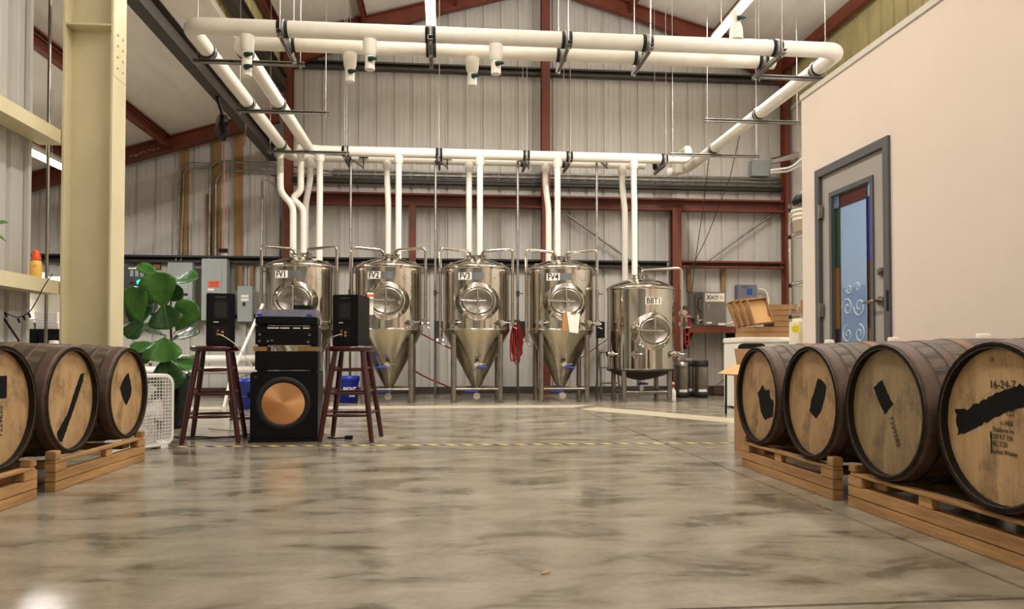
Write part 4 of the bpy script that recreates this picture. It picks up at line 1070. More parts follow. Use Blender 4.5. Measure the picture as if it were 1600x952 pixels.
for xh in (-.2, .17): MB().box((xh-.018, -.172, .078), (xh+.018, -.160, .092)).build('hinge', 'blue_plastic', t)
o = MB().box((-.07, -.05, 0), (.07, .05, .036)).build('phono_box', 'black', None, (SX+.13, SY-.06, HZ4+.131), (0, 0, -.1), .003); tag(o, 'small black box lying on the turntable dust cover', 'box')
# cables on the floor
def cable(pts, r, m, label, name='cable'):
    b = MB(); b.tube(fillet(pts, .12, 5), r, 7); return tag(b.build(name, m), label, 'cable')
cable([(-2.25, 6.25, .008), (-2.1, 6.1, .008), (-1.95, 6.15, .008), (-1.83, 6.05, .008), (-1.70, 6.12, .008), (-1.62, 6.3, .008), (-1.5, 6.28, .008)], .007, 'black', 'black cord lying on the floor under the stool beside the plant')
cable([(-2.2, 6.35, .008), (-2.0, 6.0, .008), (-1.85, 5.98, .008), (-1.7, 5.98, .02), (-1.6, 6.05, .008), (-1.49, 6.1, .008)], .005, 'black', 'thin black cord crossing the floor behind the plant-side stool legs')
cable([(-2.1, 6.8, .008), (-1.8, 6.55, .008), (-1.55, 6.7, .008)], .003, 'steel_dark', 'thin grey lead curving on the floor behind the plant-side stool')
cable([(-1.72, 5.74, .83), (-1.64, 5.70, .80), (-1.57, 5.76, .735), (-1.50, 5.80, .62), (-1.46, 5.79, .56)], .0035, 'cream_plastic', 'pale speaker lead from the plant-side speaker down to the subwoofer', 'speaker_lead')
cable([(-.79, 5.77, .83), (-.87, 5.72, .80), (-.95, 5.80, .745), (-.97, 6.0, .66), (-.98, 6.2, .5)], .0035, 'rod', 'pale speaker lead from the FV2-side speaker to the hi-fi stack', 'speaker_lead')
b = MB(); b.tube(fillet([(-.93, 6.0, .008), (-.86, 5.92, .008), (-.78, 5.92, .012)], .05), .006, 7); b.cbox((-.755, 5.92, .015), (.06, .035, .028)); tag(b.build('power_plug', 'black'), 'black plug on the floor under the stool nearest the FV2 tank', 'cable')
# ================================================================== PLANT
PXY = (-2.50, 7.0)
t = thing('potted_fiddle_leaf_fig', 'large-leaved green fig plant in a tall black pot', 'plant', (PXY[0], PXY[1], 0))
b = MB(); b.lathe([(.0005, 0), (.115, 0), (.125, .01), (.155, .2), (.175, .45), (.178, .50), (.165, .50), (.155, .46), (.0005, .455)], 36); b.build('pot', 'black_gloss', t)
b = MB(); b.lathe([(.156, .462), (.0005, .466)], 30); b.build('soil', 'soil', t)
b = MB(); b.tube([(0, 0, .46), (.01, -.01, .75), (-.01, 0, 1.0), (.0, 0, 1.3)], [.014, .013, .010, .006], 8); b.build('stem', 'stem', t)
def leaf(parent, base, tip, wd, nrm, m, curl=.12):
    """obovate leaf with a folded midrib, wavy edge and drooping tip"""
    base = Vector(base); tip = Vector(tip); ax = tip-base; L = ax.length; ax.normalize()
    nrm = Vector(nrm); nrm = (nrm-ax*nrm.dot(ax)).normalized(); sd = ax.cross(nrm)
    prof = [(0, .02), (.08, .16), (.2, .40), (.35, .62), (.5, .82), (.65, .97), (.78, 1.0), (.89, .82), (.96, .5), (1.0, .04)]
    vs = []; fs = []; ph = random.random()*6
    for t_, w in prof:
        c = base+ax*(L*t_)-nrm*(curl*L*(t_-.35)**2)
        for k in (-1, -.5, 0, .5, 1):
            wav = .018*L*math.sin(t_*14+ph+k*2)*abs(k)
            vs.append(c+sd*(k*w*wd/2)+nrm*(abs(k)*w*wd*.13+wav))
    for i in range(len(prof)-1):
        for k in range(4): fs.append((i*5+k, i*5+k+1, (i+1)*5+k+1, (i+1)*5+k))
    b = MB(); b.add(vs, fs, True); me = b.mesh('leaf', m); o = link('leaf', me, parent)
    sm = o.modifiers.new('thickness', 'SOLIDIFY'); sm.thickness = .0015
    b = MB(); b.tube([vs[i*5+2]+nrm*.002 for i in range(len(prof)-1)], [.004, .004, .0035, .003, .003, .0025, .002, .002, .0015], 5)
    for i in (1, 3, 5, 6):
        for k in (0, 4): b.tube([vs[i*5+2]+nrm*.0015, vs[(i+1)*5+k]*.92+vs[(i+1)*5+2]*.08+nrm*.0015], .0015, 4)
    b.build('vein', 'leaf_vein', o)
    b = MB(); b.tube([base-ax*.03, base], .004, 5); b.build('leaf_stalk', 'stem', o)
def lf(bpx, tpx, wpx, dy0, dy1, nrm, m, curl=.12):
    B = at(*bpx, Y=PXY[1]+dy0); T = at(*tpx, Y=PXY[1]+dy1); k = 7.0/1150
    o = Vector((PXY[0], PXY[1], 0)); leaf(t, B-o, T-o, wpx*k, nrm, m, curl)
F = (0, -1, .15)
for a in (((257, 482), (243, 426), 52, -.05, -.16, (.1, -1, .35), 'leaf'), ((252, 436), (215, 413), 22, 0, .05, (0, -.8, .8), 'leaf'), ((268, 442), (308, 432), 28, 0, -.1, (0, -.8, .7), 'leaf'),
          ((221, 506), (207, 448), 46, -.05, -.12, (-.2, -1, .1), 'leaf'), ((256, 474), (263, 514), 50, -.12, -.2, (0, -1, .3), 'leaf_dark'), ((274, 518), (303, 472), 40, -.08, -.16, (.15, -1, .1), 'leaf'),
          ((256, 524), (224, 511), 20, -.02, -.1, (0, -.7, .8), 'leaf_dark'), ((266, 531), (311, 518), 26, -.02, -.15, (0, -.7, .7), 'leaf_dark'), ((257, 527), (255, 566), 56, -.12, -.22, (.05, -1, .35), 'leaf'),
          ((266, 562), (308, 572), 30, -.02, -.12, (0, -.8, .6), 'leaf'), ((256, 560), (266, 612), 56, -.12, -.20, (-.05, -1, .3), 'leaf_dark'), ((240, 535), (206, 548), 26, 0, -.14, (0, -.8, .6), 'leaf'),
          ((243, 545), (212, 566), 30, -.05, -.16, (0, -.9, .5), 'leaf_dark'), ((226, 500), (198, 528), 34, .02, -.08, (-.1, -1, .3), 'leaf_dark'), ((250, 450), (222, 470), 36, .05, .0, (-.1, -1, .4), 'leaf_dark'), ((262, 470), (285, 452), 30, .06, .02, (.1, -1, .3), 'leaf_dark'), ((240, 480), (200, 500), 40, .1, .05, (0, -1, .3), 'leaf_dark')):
    lf(*a)
# ================================================================== BOX FAN
t = thing('box_fan', 'white box fan on the floor between barrels and plant', 'fan', (-2.145, 5.36, 0), R_(54))
W, Dp = .52, .11; r = .07
def rrect(w, hh, r_, n=6):
    out = []
    for cx_, cy_, a0 in ((w/2-r_, hh/2-r_, 0), (-w/2+r_, hh/2-r_, PI/2), (-w/2+r_, -hh/2+r_, PI), (w/2-r_, -hh/2+r_, 1.5*PI)):
        for k in range(n+1): a = a0+k*PI/2/n; out.append((cx_+r_*math.cos(a), cy_+r_*math.sin(a)))
    return out
zc = W/2+.012
o_, i_ = rrect(W, W, .075), rrect(W-.05, W-.05, .055); n = len(o_); b = MB(); vs = []; fs = []
for pl_, y in ((o_, -Dp/2+.012), (rrect(W-.014, W-.014, .07), -Dp/2), (i_, -Dp/2), (i_, Dp/2), (rrect(W-.014, W-.014, .07), Dp/2), (o_, Dp/2-.012)):
    vs += [(p[0], y, zc+p[1]) for p in pl_]
for j in range(6):
    for i in range(n): fs.append((j*n+i, j*n+(i+1) % n, ((j+1) % 6)*n+(i+1) % n, ((j+1) % 6)*n+i))
b.add(vs, fs, False); b.build('frame', 'white_plastic', t)
for y in (-Dp/2+.006, Dp/2-.006):
    b = MB()
    for k in range(1, 20):
        x = -W/2+.025+(W-.05)*k/20; b.tube([(x, y, .035), (x, y, W-.012)], .0022, 5)
        z = zc-W/2+.025+(W-.05)*k/20; b.tube([(-W/2+.02, y, z), (W/2-.02, y, z)], .0022, 5)
    b.build('grille', 'white_plastic', t)
fb = MB()
for k in range(5):
    a0 = k*2*PI/5; vs = []
    for rr_ in (.03, .10, .17, .215):
        for q in (-1, 0, 1):
            a = a0+q*(.42 if rr_ > .05 else .3); vs.append((rr_*math.cos(a), q*.022, zc+rr_*math.sin(a)))
    fs = [(j*3+q, j*3+q+1, (j+1)*3+q+1, (j+1)*3+q) for j in range(3) for q in range(2)]
    b = MB(); b.add(vs, fs, True); bl = b.build('blade', 'white_plastic', t); m_ = bl.modifiers.new('thickness', 'SOLIDIFY'); m_.thickness = .003
b = MB(); b.cyl((0, -.03, zc), (0, .03, zc), .045, n=24); b.build('hub', 'white_plastic', t)
MB().box((-.06, -.01, W+.008), (.06, .01, W+.03)).build('handle', 'white_plastic', t, bevel=.004)
for x in (-.18, .18): MB().box((x-.03, -.06, 0), (x+.03, .06, .018)).build('foot', 'white_plastic', t, bevel=.003)
# plant pot neighbours: blue buckets
def bucket(label, loc, lettering=False, s=1.0):
    t = thing('plastic_bucket', label, 'bucket', loc, 0, 'blue plastic buckets')
    b = MB(); b.lathe([(.0005, 0), (.128*s, 0), (.148*s, .36*s), (.152*s, .365*s), (.152*s, .30*s), (.156*s, .30*s), (.156*s, .372*s), (.142*s, .372*s), (.124*s, .01), (.0005, .01)], 36); b.build('body', 'blue_plastic', t)
    b = MB(); b.tube([(.155*s*math.cos(a), -.155*s*math.sin(a)*.5-.06, .30*s-.14*s*math.sin(a)) for a in [PI*k/12 for k in range(13)]], .003, 5); b.build('handle', 'rod', t)
    if lettering:
        link('lettering', text_mesh('RIGHT', .075, 'white_plastic', .001, Matrix.Translation((.035, .19, .0)), fn=on_cyl(.1425), xs=.85, bold=.002), t)
        link('lettering', text_mesh('Lowes', .04, 'white_plastic', .001, Matrix.Translation((.07, .10, -.004)), fn=on_cyl(.141), xs=.8, bold=.001), t)
    return t
p = at(543, 630, Z=0); bucket('blue plastic bucket with white lettering seen through the stool legs', (p.x, p.y+.1, 0), True)
p = at(382, 640, Z=0); bucket('blue plastic bucket half hidden behind the subwoofer', (p.x, p.y+.1, 0))
# floor fan with round wire guard behind the subwoofer
p = at(389, 655, Z=0)
t = thing('floor_fan', 'dark round wire-guard floor fan behind the subwoofer', 'fan', (p.x+.03, p.y, 0), .2)
zc = .25; b = MB()
for rr_ in (.06, .12, .17, .215): b.tube([(rr_*math.cos(a), -.05-.03*(1-rr_/.22), zc+rr_*math.sin(a)) for a in [2*PI*k/28 for k in range(28)]], .003, 5, closed=True)
for k in range(24):
    a = 2*PI*k/24; b.tube([(.04*math.cos(a), -.08, zc+.04*math.sin(a)), (.215*math.cos(a), -.05, zc+.215*math.sin(a)), (.215*math.cos(a), .05, zc+.215*math.sin(a))], .002, 4)
b.build('guard', 'dark_mesh', t)
b = MB(); b.cyl((0, -.02, zc), (0, .12, zc), .05); b.build('motor', 'black', t)
b = MB(); b.tube([(-.2, 0, .01), (-.22, 0, .2)], .01, 6); b.tube([(.2, 0, .01), (.22, 0, .2)], .01, 6); b.tube([(-.2, -.12, .01), (-.2, .12, .01)], .01, 6); b.tube([(.2, -.12, .01), (.2, .12, .01)], .01, 6); b.tube([(-.2, 0, .01), (.2, 0, .01)], .01, 6); b.build('stand', 'black', t)
# ================================================================== BACK WALL, ELECTRICAL SIDE
YW = YB-.02
def wbox(name, px0, py0, px1, py1, dep, m, label, cat, bevel=.006, Y=YW):
    a = at(px0, py0, Y=Y-dep); c = at(px1, py1, Y=Y-dep)
    t = thing(name, label, cat, ((a.x+c.x)/2, Y, min(a.z, c.z)))
    w = abs(c.x-a.x); h = abs(a.z-c.z)
    MB().box((-w/2, -dep, 0), (w/2, 0, h)).build('case', m, t, bevel=bevel)
    return t, w, h
YE = YB-.17   # front of the rails that carry the cabinets
t, w, h = wbox('control_panel', 172, 415, 232, 492, .16, 'elec_dark', 'dark control panel with green lamp behind the fig leaves', 'control panel', Y=YE)
for i in range(3):
    for j in range(3):
        MB().box((w*(.02+.13*i), -.168, h*(.78-.16*j)), (w*(.02+.13*i)+.05, -.16, h*(.78-.16*j)+(.1 if j == 0 else .04))).build('switch', 'elec_grey' if j == 0 else 'black', t)
MB().box((-.02, -.166, h*.93), (w*.42, -.16, h*.96)).build('name_strip', 'paper', t)
gx = at(218, 440, Y=YE-.16).x-t.location.x
MB().cyl((gx, -.16, h*.66), (gx, -.19, h*.66), .045, .035, 18).build('green_lamp', 'green_led', t)
wbox('junction_box', 205, 492, 236, 505, .12, 'elec_grey', 'pale grey tray below the dark control panel', 'box', Y=YE)
t, w, h = wbox('breaker_box', 262, 410, 300, 500, .15, 'elec_grey', 'grey breaker cabinet partly covered by fig leaves', 'electrical panel', Y=YE)
MB().box((-w*.42, -.158, h*.06), (w*.34, -.15, h*.86)).build('door', 'elec_grey', t, bevel=.003)
MB().box((w*.16, -.166, h*.42), (w*.32, -.158, h*.46)).build('latch', 'black', t); MB().box((-w*.1, -.160, h*.40), (w*.1, -.158, h*.44)).build('name_strip', 'paper', t)
t, w, h = wbox('breaker_box', 315, 404, 354, 501, .15, 'elec_grey', 'tall grey breaker cabinet with orange warning sticker', 'electrical panel', Y=YE)
MB().box((-w*.36, -.158, h*.05), (w*.30, -.15, h*.84)).build('door', 'elec_grey', t, bevel=.003)
st = MB().box((-w*.24, -.161, h*.53), (w*.22, -.158, h*.64)).build('warning_sticker', 'orange_label', t)
link('lettering', text_mesh('DANGER', .05, 'ink', .0005, Matrix.Translation((0, -.1615, h*.605)) @ Matrix.Rotation(PI/2, 4, 'X'), xs=.75), st)
for k in range(2): MB().box((-w*.18, -.1618, h*(.55+.02*k)), (w*.16, -.161, h*(.556+.02*k))).build('print_line', 'ink', st)
MB().box((-w*.24, -.160, h*.48), (w*.0, -.158, h*.515)).build('paper_label', 'paper', t)
t, w, h = wbox('disconnect_box', 371, 447, 394, 503, .13, 'elec_grey', 'small grey disconnect box right of the plant-side speaker', 'electrical panel', Y=YE)
MB().box((-w*.25, -.135, h*.68), (w*.25, -.13, h*.75)).build('paper_label', 'paper', t); MB().box((-w*.25, -.135, h*.58), (w*.25, -.13, h*.65)).build('paper_label', 'paper', t)
MB().box((-w*.12, -.15, h*.45), (w*.02, -.13, h*.54)).build('switch_lever', 'black', t)
# timber studs on the ribbed wall
def stud(px, py0, py1, label, wpx=11, Y=YB-.05):
    a = at(px-wpx/2, py0, Y=Y); c = at(px+wpx/2, py1, Y=Y)
    o = MB().box((a.x, Y, c.z), (c.x, Y+.045, a.z)).build('timber_stud', 'lumber'); return tag(o, label, 'stud', 'timber studs on the ribbed wall')
stud(287, 229, 402, 'timber stud above the leaf-covered breaker cabinet'); stud(338, 213, 402, 'timber stud behind the hanging cord reel')
stud(372, 206, 402, 'timber stud nearest the brown beam'); stud(325, 303, 402, 'short timber stud behind two conduits', 6)
stud(374, 414, 450, 'short timber stud above the disconnect box', 9, YB-.06); stud(393, 414, 500, 'short thin timber stud beside the disconnect box', 5, YB-.06)
stud(1077, 420, 455, 'short timber stud behind the nitrogen cabinet, tank side', 6, YB-.06); stud(1131, 420, 455, 'short timber stud behind the nitrogen cabinet, freezer side', 7, YB-.06)
stud(245, 412, 420, 'stub of timber behind the fig plant top', 10, YB-.06)
# conduits
def conduit(pts, r, label, m='galv', Y=YB-.09, name='conduit', grp=None):
    b = MB(); b.tube(fillet([at(*p, Y=Y) for p in pts], .14, 6), r, 8); o = tag(b.build(name, m), label, 'conduit', grp); return o
conduit([(275, 412), (282, 262), (296, 254), (335, 256)], .014, 'thin conduit bending over from the leaf-covered breaker cabinet, outer one', Y=YB-.075)
conduit([(283, 412), (287, 268), (300, 263), (335, 264)], .014, 'thin conduit bending over from the leaf-covered breaker cabinet, inner one', Y=YB-.075)
conduit([(327, 405), (328, 262), (338, 252), (420, 256), (520, 268)], .02, 'conduit rising from the tall breaker cabinet, higher bend', Y=YB-.108)
conduit([(337, 405), (337, 280), (350, 266), (420, 268), (520, 276)], .02, 'conduit rising from the tall breaker cabinet, lower bend', Y=YB-.085)
for k, (y0, y1, lab) in enumerate(((266, 280, 'upper grey conduit along the wall behind the back header'), (272, 286, 'lower grey conduit along the wall behind the back header'))):
    conduit([(520, y0), (1225, y1)], .024, lab, Y=YB-.075)
t, w, h = wbox('junction_box', 1175, 250, 1202, 275, .14, 'elec_grey', 'grey junction box high on the wall beside the corner column', 'box', Y=YB-.05)
b = MB(); b.tube(fillet([at(*p, Y=12.2) for p in ((1205, 252), (1232, 246), (1262, 238))], .1), .055, 12); tag(b.build('foil_duct', 'chrome'), 'silver foil-wrapped duct bending behind the partition corner', 'duct')
b = MB(); b.tube(fillet([at(*p, Y=11.9) for p in ((1204, 270), (1232, 268), (1262, 252))]+[Vector((XR, 11.9, 4.0))], .1), .018, 8); tag(b.build('white_line', 'white_plastic'), 'pale insulated line dropping behind the partition corner, lower', 'pipe')
b = MB(); b.tube(fillet([at(*p, Y=11.8) for p in ((1204, 266), (1236, 262), (1262, 240))]+[Vector((XR, 11.8, 4.1))], .1), .018, 8); tag(b.build('white_line', 'white_plastic'), 'pale insulated line rising behind the partition corner, upper', 'pipe')
# cord reel under the brown beam
p = at(347, 200, X=-2.80)
t = thing('cord_reel', 'black retractable cord reel hanging from the brown beam', 'cord reel', (p.x, p.y, p.z))
Mr = Matrix.Rotation(R_(28), 4, 'Z') @ Matrix.Rotation(PI/2, 4, 'Y')
b = MB(); b.lathe([(.001, -.055), (.14, -.055), (.165, -.04), (.165, .04), (.14, .055), (.001, .055)], 32, Mr); b.build('drum', 'black_gloss', t)
b = MB(); b.tube(fillet([(0, 0, .10), (0, 0, .2), (-.07, 0, 3.93-p.z)], .03), .025, 8); b.build('bracket', 'black', t)
b = MB(); q = [at(*s, Y=p.y)-p for s in ((350, 225), (350, 330), (348, 392))]; b.tube(q, .006, 6); cdo = b.build('cord', 'red_cord', t)
b = MB(); b.tube(fillet([at(*s, Y=p.y)-p for s in ((352, 205), (362, 232), (376, 238), (383, 222), (384, 190))], .1), .006, 6); b.build('cord', 'red_cord', t)
b = MB(); b.cbox(at(349, 392, Y=p.y)-p, (.10, .05, .05)); b.build('plug', 'black', t)
# white insulated pipes low on the wall and leaning pole
for py, lab in ((561, 'upper white insulated pipe low along the wall behind the stool'), (579, 'lower white insulated pipe low along the wall behind the stool')):
    a = at(190, py, Y=11.9); c = at(425, py, Y=11.9); yp = 11.9 if py < 570 else 11.89
    b = MB(); b.tube([(a.x, yp, a.z), (c.x, yp, a.z)], .062, 14); o = b.build('insulated_pipe', 'pipe_white', None); tag(o, lab, 'pipe')
    for x in (a.x+.4+(.1 if py > 570 else 0), c.x-.3+(.1 if py > 570 else 0)):
        MB().box((x-.02, 11.958, 0.0), (x+.02, 11.99, a.z+.03)).build('pipe_stand', 'galv', o)
b = MB(); b.tube([at(411, 475, Y=9.9), at(361, 588, Y=9.7), Vector((at(350, 640, Y=9.6).x, 9.6, .014))], .019, 8); tag(b.build('leaning_pole', 'white_plastic'), 'white pole leaning against the side of the FV1 tank', 'pole')
# small valve on the floor behind the plant
p = at(290, 605, Y=11.7)
t = thing('floor_valve', 'round steel valve fitting low behind the plant pot', 'valve', (p.x, 11.7, 0))
b = MB(); b.cyl((0, -.1, p.z), (0, .05, p.z), .09, n=20); b.cyl((0, -.12, p.z), (0, -.1, p.z), .06, n=20); b.tube([(0, 0, p.z), (0, 0, .0)], .03, 8); b.tube([(0, 0, p.z), (.05, 0, p.z+.25)], .02, 8); b.build('body', 'chrome', t)
# ================================================================== LEFT OPENING
y = 5.55; p = at(55, 420, X=-2.95)
t = thing('lotion_bottle', 'yellow lotion bottle with orange cap on the lower cream girt', 'bottle', (-2.95, at(56, 424, X=-2.95).y, GZ))
b = MB(); b.lathe([(.0005, 0), (.034, 0), (.038, .01), (.040, .06), (.036, .125), (.026, .135), (.0005, .135)], 24); b.build('body', 'yellow_liquid', t)
b = MB(); b.lathe([(.033, .135), (.033, .15), (.022, .20), (.015, .208), (.0005, .209)], 24); b.build('cap', 'orange_cap', t)
b = MB(); f_ = on_cyl(.0395)
for k in range(2): b.tube([f_(Vector((-.004+q*.006, .095-.014*k+.003*math.sin(q*2.1), .0008))) for q in range(6)], .0012, 4)
b.build('printed_scroll', 'orange_cap', t)
t = thing('trailing_plant', 'green leaf tips of a small plant at the picture edge', 'plant', (-2.95, 4.82, GZ))
b = MB(); b.lathe([(.0005, 0), (.05, 0), (.065, .10), (.06, .10), (.0005, .09)], 20); b.build('pot', 'cream_plastic', t)
for (a_, c_, m_) in ((((-14, 352), (12, 346)), 10, 'leaf'), (((-12, 365), (10, 376)), 9, 'leaf'), (((-40, 380), (-20, 350)), 9, 'leaf_dark')):
    Bp = at(*a_[0], X=-2.93)-Vector(t.location); Tp = at(*a_[1], X=-2.91)-Vector(t.location); leaf(t, Bp, Tp, .045, (.3, -.9, .6), m_)
b = MB(); b.tube([(0, 0, .09), (0, .02, .2), at(-13, 358, X=-2.93)-Vector(t.location)], .004, 5); b.build('stem', 'stem', t)
# dark conduit pole in the opening
b = MB(); a = at(73, 420, Y=7.2); b.tube([(a.x, 7.2, 0), (a.x, 7.2, zlean(a.x)-.02)], .015, 8); tag(b.build('conduit_pole', 'steel_dull'), 'dark vertical conduit seen in the gap beside the cream column', 'conduit')
# string of lights
pts = [at(*q, Y=5.5) for q in ((-10, 478), (8, 489), (28, 498), (45, 490), (58, 470), (68, 448), (82, 428))]
b = MB(); b.tube(fillet(pts, .05, 3), .0035, 6); t = thing('string_lights', 'dark string-light cord dangling below the lower cream girt', 'string lights'); b.build('cord', 'black', t)
for q in (pts[1], pts[2], pts[3], pts[2].lerp(pts[3], .5)):
    b = MB(); b.tube([q, q+Vector((.012, 0, -.03))], [.009, .006], 6); b.build('bulb', 'black', t)
b = MB(); b.tube([at(0, 489, Y=5.5), at(28, 530, Y=5.5), at(40, 560, Y=5.5)], .008, 6); tag(b.build('cable', 'black'), 'thick black cable slanting down behind the nearest left barrels', 'cable')
# cabinet with paper stacks behind the opening
YQ = 8.2; a = at(22, 514, Y=YQ); c = at(98, 514, Y=YQ)
t = thing('black_cabinet', 'black cabinet seen low through the gap beside the cream column', 'cabinet', ((a.x+c.x)/2, YQ+.25, 0))
w = c.x-a.x; h = a.z
MB().box((-w/2, -.25, .04), (w/2, .25, h)).build('body', 'black', t, bevel=.006); MB().box((-w/2+.02, -.26, .06), (-.005, -.25, h-.03)).build('door', 'black_gloss', t); MB().box((.005, -.26, .06), (w/2-.02, -.25, h-.03)).build('door', 'black_gloss', t)
MB().box((-w/2+.03, -.22, 0), (w/2-.03, .22, .04)).build('plinth', 'black', t)
def paper_stack(px0, px1, py_top, lab):
    global t
    x0 = at(px0, 510, Y=YQ+.05).x; x1 = at(px1, 510, Y=YQ+.05).x; zt_ = at(60, py_top, Y=YQ+.05).z
    tt = thing('paper_stack', lab, 'paper', ((x0+x1)/2, YQ+.2, h)); n = 6
    for k in range(n):
        z0 = (zt_-h)*k/n; z1 = (zt_-h)*(k+1)/n-.002; j = random.uniform(-.01, .01)
        MB().box((-(x1-x0)/2+j, -.14, z0), ((x1-x0)/2+j, .15, z1)).build('ream', 'white_plastic' if k % 3 else 'paper', tt)
paper_stack(54, 89, 487, 'stack of papers on the black cabinet, next to the column'); paper_stack(32, 52, 500, 'low stack of papers on the black cabinet, next to the panel edge')
t = thing('storage_shelf', 'white shelving with papers seen through the gap', 'shelf', (at(55, 480, Y=10.0).x, 10.0, 0))
for x in (-.42, .0, .42): MB().box((x-.02, -.2, 0), (x+.02, .2, 1.75)).build('upright', 'white_paint', t)
for z in (.3, .75, 1.12, 1.5): MB().box((-.42, -.2, z), (.42, .2, z+.025)).build('shelf_board', 'white_paint', t)
MB().box((-.42, .19, .05), (.42, .2, 1.7)).build('back_panel', 'white_paint', t)
# ================================================================== RIGHT END OF THE BACK WALL
# shelf with the nitrogen cabinet
YS = 12.0; za = at(1110, 510, Y=YS).z; x0 = at(1078, 510, Y=YS).x; x1 = at(1165, 510, Y=YS).x
t = thing('wall_shelf', 'dark red-brown shelf on the wall under the nitrogen cabinet', 'shelf', ((x0+x1)/2, YS, za))
w = x1-x0
MB().box((-w/2, 0, -.03), (w/2, YB-YS-.03, 0)).build('board', 'red_iron', t, bevel=.004); MB().box((-w/2, 0, -.11), (w/2, .03, -.031)).build('apron', 'red_iron', t)
for s in (-.4, .4):
    b = MB(); b.prism([(0, 0), (.55, 0), (.55, -.35), (.5, -.35)], -.02, .02, Matrix(((0, 0, 1, s*w), (1, 0, 0, .05), (0, 1, 0, -.032), (0, 0, 0, 1)))); b.build('bracket', 'black', t)
a = at(1099, 452, Y=YS+.05); c = at(1135, 506, Y=YS+.05); wd = c.x-a.x; hh = a.z-c.z
t = thing('nitrogen_cabinet', 'grey metal cabinet with white XACTN plate on the wall shelf', 'machine', ((a.x+c.x)/2, YS+.05, za), -.0)
MB().box((-wd/2, 0, .012), (wd/2, .42, hh)).build('case', 'box_grey', t, bevel=.006)
MB().box((-wd/2+.004, .02, 0), (wd/2-.004, .40, .012)).build('base', 'black', t)
pl_ = MB().box((-wd*.42, -.005, hh*.72), (wd*.42, 0, hh*.96)).build('name_plate', 'paper', t)
Mt = Matrix.Rotation(PI/2, 4, 'X')
def sgn(s, size, m, x, z, par, y=-.0065, xs=1, bold=.002): return link('lettering', text_mesh(s, size, m, .0006, Matrix.Translation((x, y, z)) @ Mt, xs=xs, bold=bold), par)
sgn('X', .11, 'navy_ink', -wd*.28, hh*.83, pl_); sgn('ACT', .075, 'navy_ink', -wd*.02, hh*.835, pl_, xs=.9); sgn('N', .075, 'orange_ink', wd*.28, hh*.835, pl_, xs=1.0)
b = MB(); b.box((-wd*.35, -.012, hh*.50), (-wd*.23, 0, hh*.64)); b.build('latch', 'steel_dull', t); MB().box((-wd*.36, -.003, hh*.08), (-wd*.14, 0, hh*.13)).build('data_label', 'paper', t); MB().box((wd*.14, -.003, hh*.01+.012), (wd*.46, 0, hh*.10)).build('data_label', 'paper', t)
b = MB(); b.cyl((-wd/2-.05, .1, .1), (-wd/2+.01, .1, .1), .03); b.cyl((-wd/2-.06, .1, .04), (-wd/2-.06, .1, .2), .02); b.build('side_fitting', 'chrome', t)
b = MB(); b.tube(fillet([(-wd/2, .08, hh*.85), (-wd/2-.07, .06, hh*.82), (-wd/2-.08, .06, hh*.5), (-wd/2, .08, hh*.4)], .05), .008, 6); b.build('side_hose', 'black', t)
a = at(1080, 457, Y=YS+.35); c = at(1099, 500, Y=YS+.35)
t, w, h = wbox('meter_box', 1079, 456, 1097, 498, .12, 'box_grey', 'grey box on the wall left of the nitrogen cabinet', 'box', Y=YB-.06)
t, w, h = wbox('controller_box', 1153, 445, 1183, 469, .16, 'box_blue_grey', 'blue-grey controller with small blue screen above the cartons', 'controller', Y=YB-.03)
MB().box((-.01, -.165, h*.36), (w*.24, -.16, h*.74)).build('screen', 'screen_blue', t)
link('lettering', text_mesh('XACT', .06, 'navy_ink', .0006, Matrix.Translation((-w*.12, -.1615, h*.85)) @ Mt, xs=.8), t)
MB().box((-w*.4, -.14, -.06), (w*.4, -.03, 0)).build('base_bracket', 'black', t)
b = MB(); b.tube(fillet([at(*q, Y=YB-.1) for q in ((1184, 452), (1196, 453), (1201, 466), (1201, 480))]+[Vector((at(1201, 480, Y=YB-.1).x, YB-.1, .02))], .15), .02, 8); tag(b.build('conduit', 'cream_plastic'), 'pale flexible conduit curving out of the controller', 'conduit')
b = MB(); b.tube(fillet([at(*q, Y=12.1) for q in ((1135, 507), (1150, 502), (1157, 494))], .15), .014, 8); tag(b.build('hose', 'cream_plastic'), 'pale hose lying on the shelf towards the cartons', 'hose')
# chest freezer
YFZ = 8.6
a = at(1138, 527, Y=YFZ)
t = thing('chest_freezer', 'white chest freezer carrying the flat cartons', 'freezer', (at(1161, 530, Y=YFZ).x, YFZ, 0))
ht = at(1180, 527, Y=YFZ).z; wz = 1.25
MB().box((0, 0, .02), (wz, .62, ht-.07)).build('body', 'white_paint', t, bevel=.01); MB().box((-.01, -.015, ht-.068), (wz+.01, .63, ht)).build('lid', 'white_paint', t, bevel=.012)
MB().box((.05, .05, 0), (wz-.05, .57, .02)).build('plinth', 'black', t); MB().box((.10+.08, -.002, ht-.15), (.10+.115, 0, ht-.10)).build('energy_label', 'blue_print', t)
MB().box((.48, -.03, ht-.055), (.66, -.015, ht-.025)).build('handle', 'white_plastic', t, bevel=.003)
FX = t.location.x
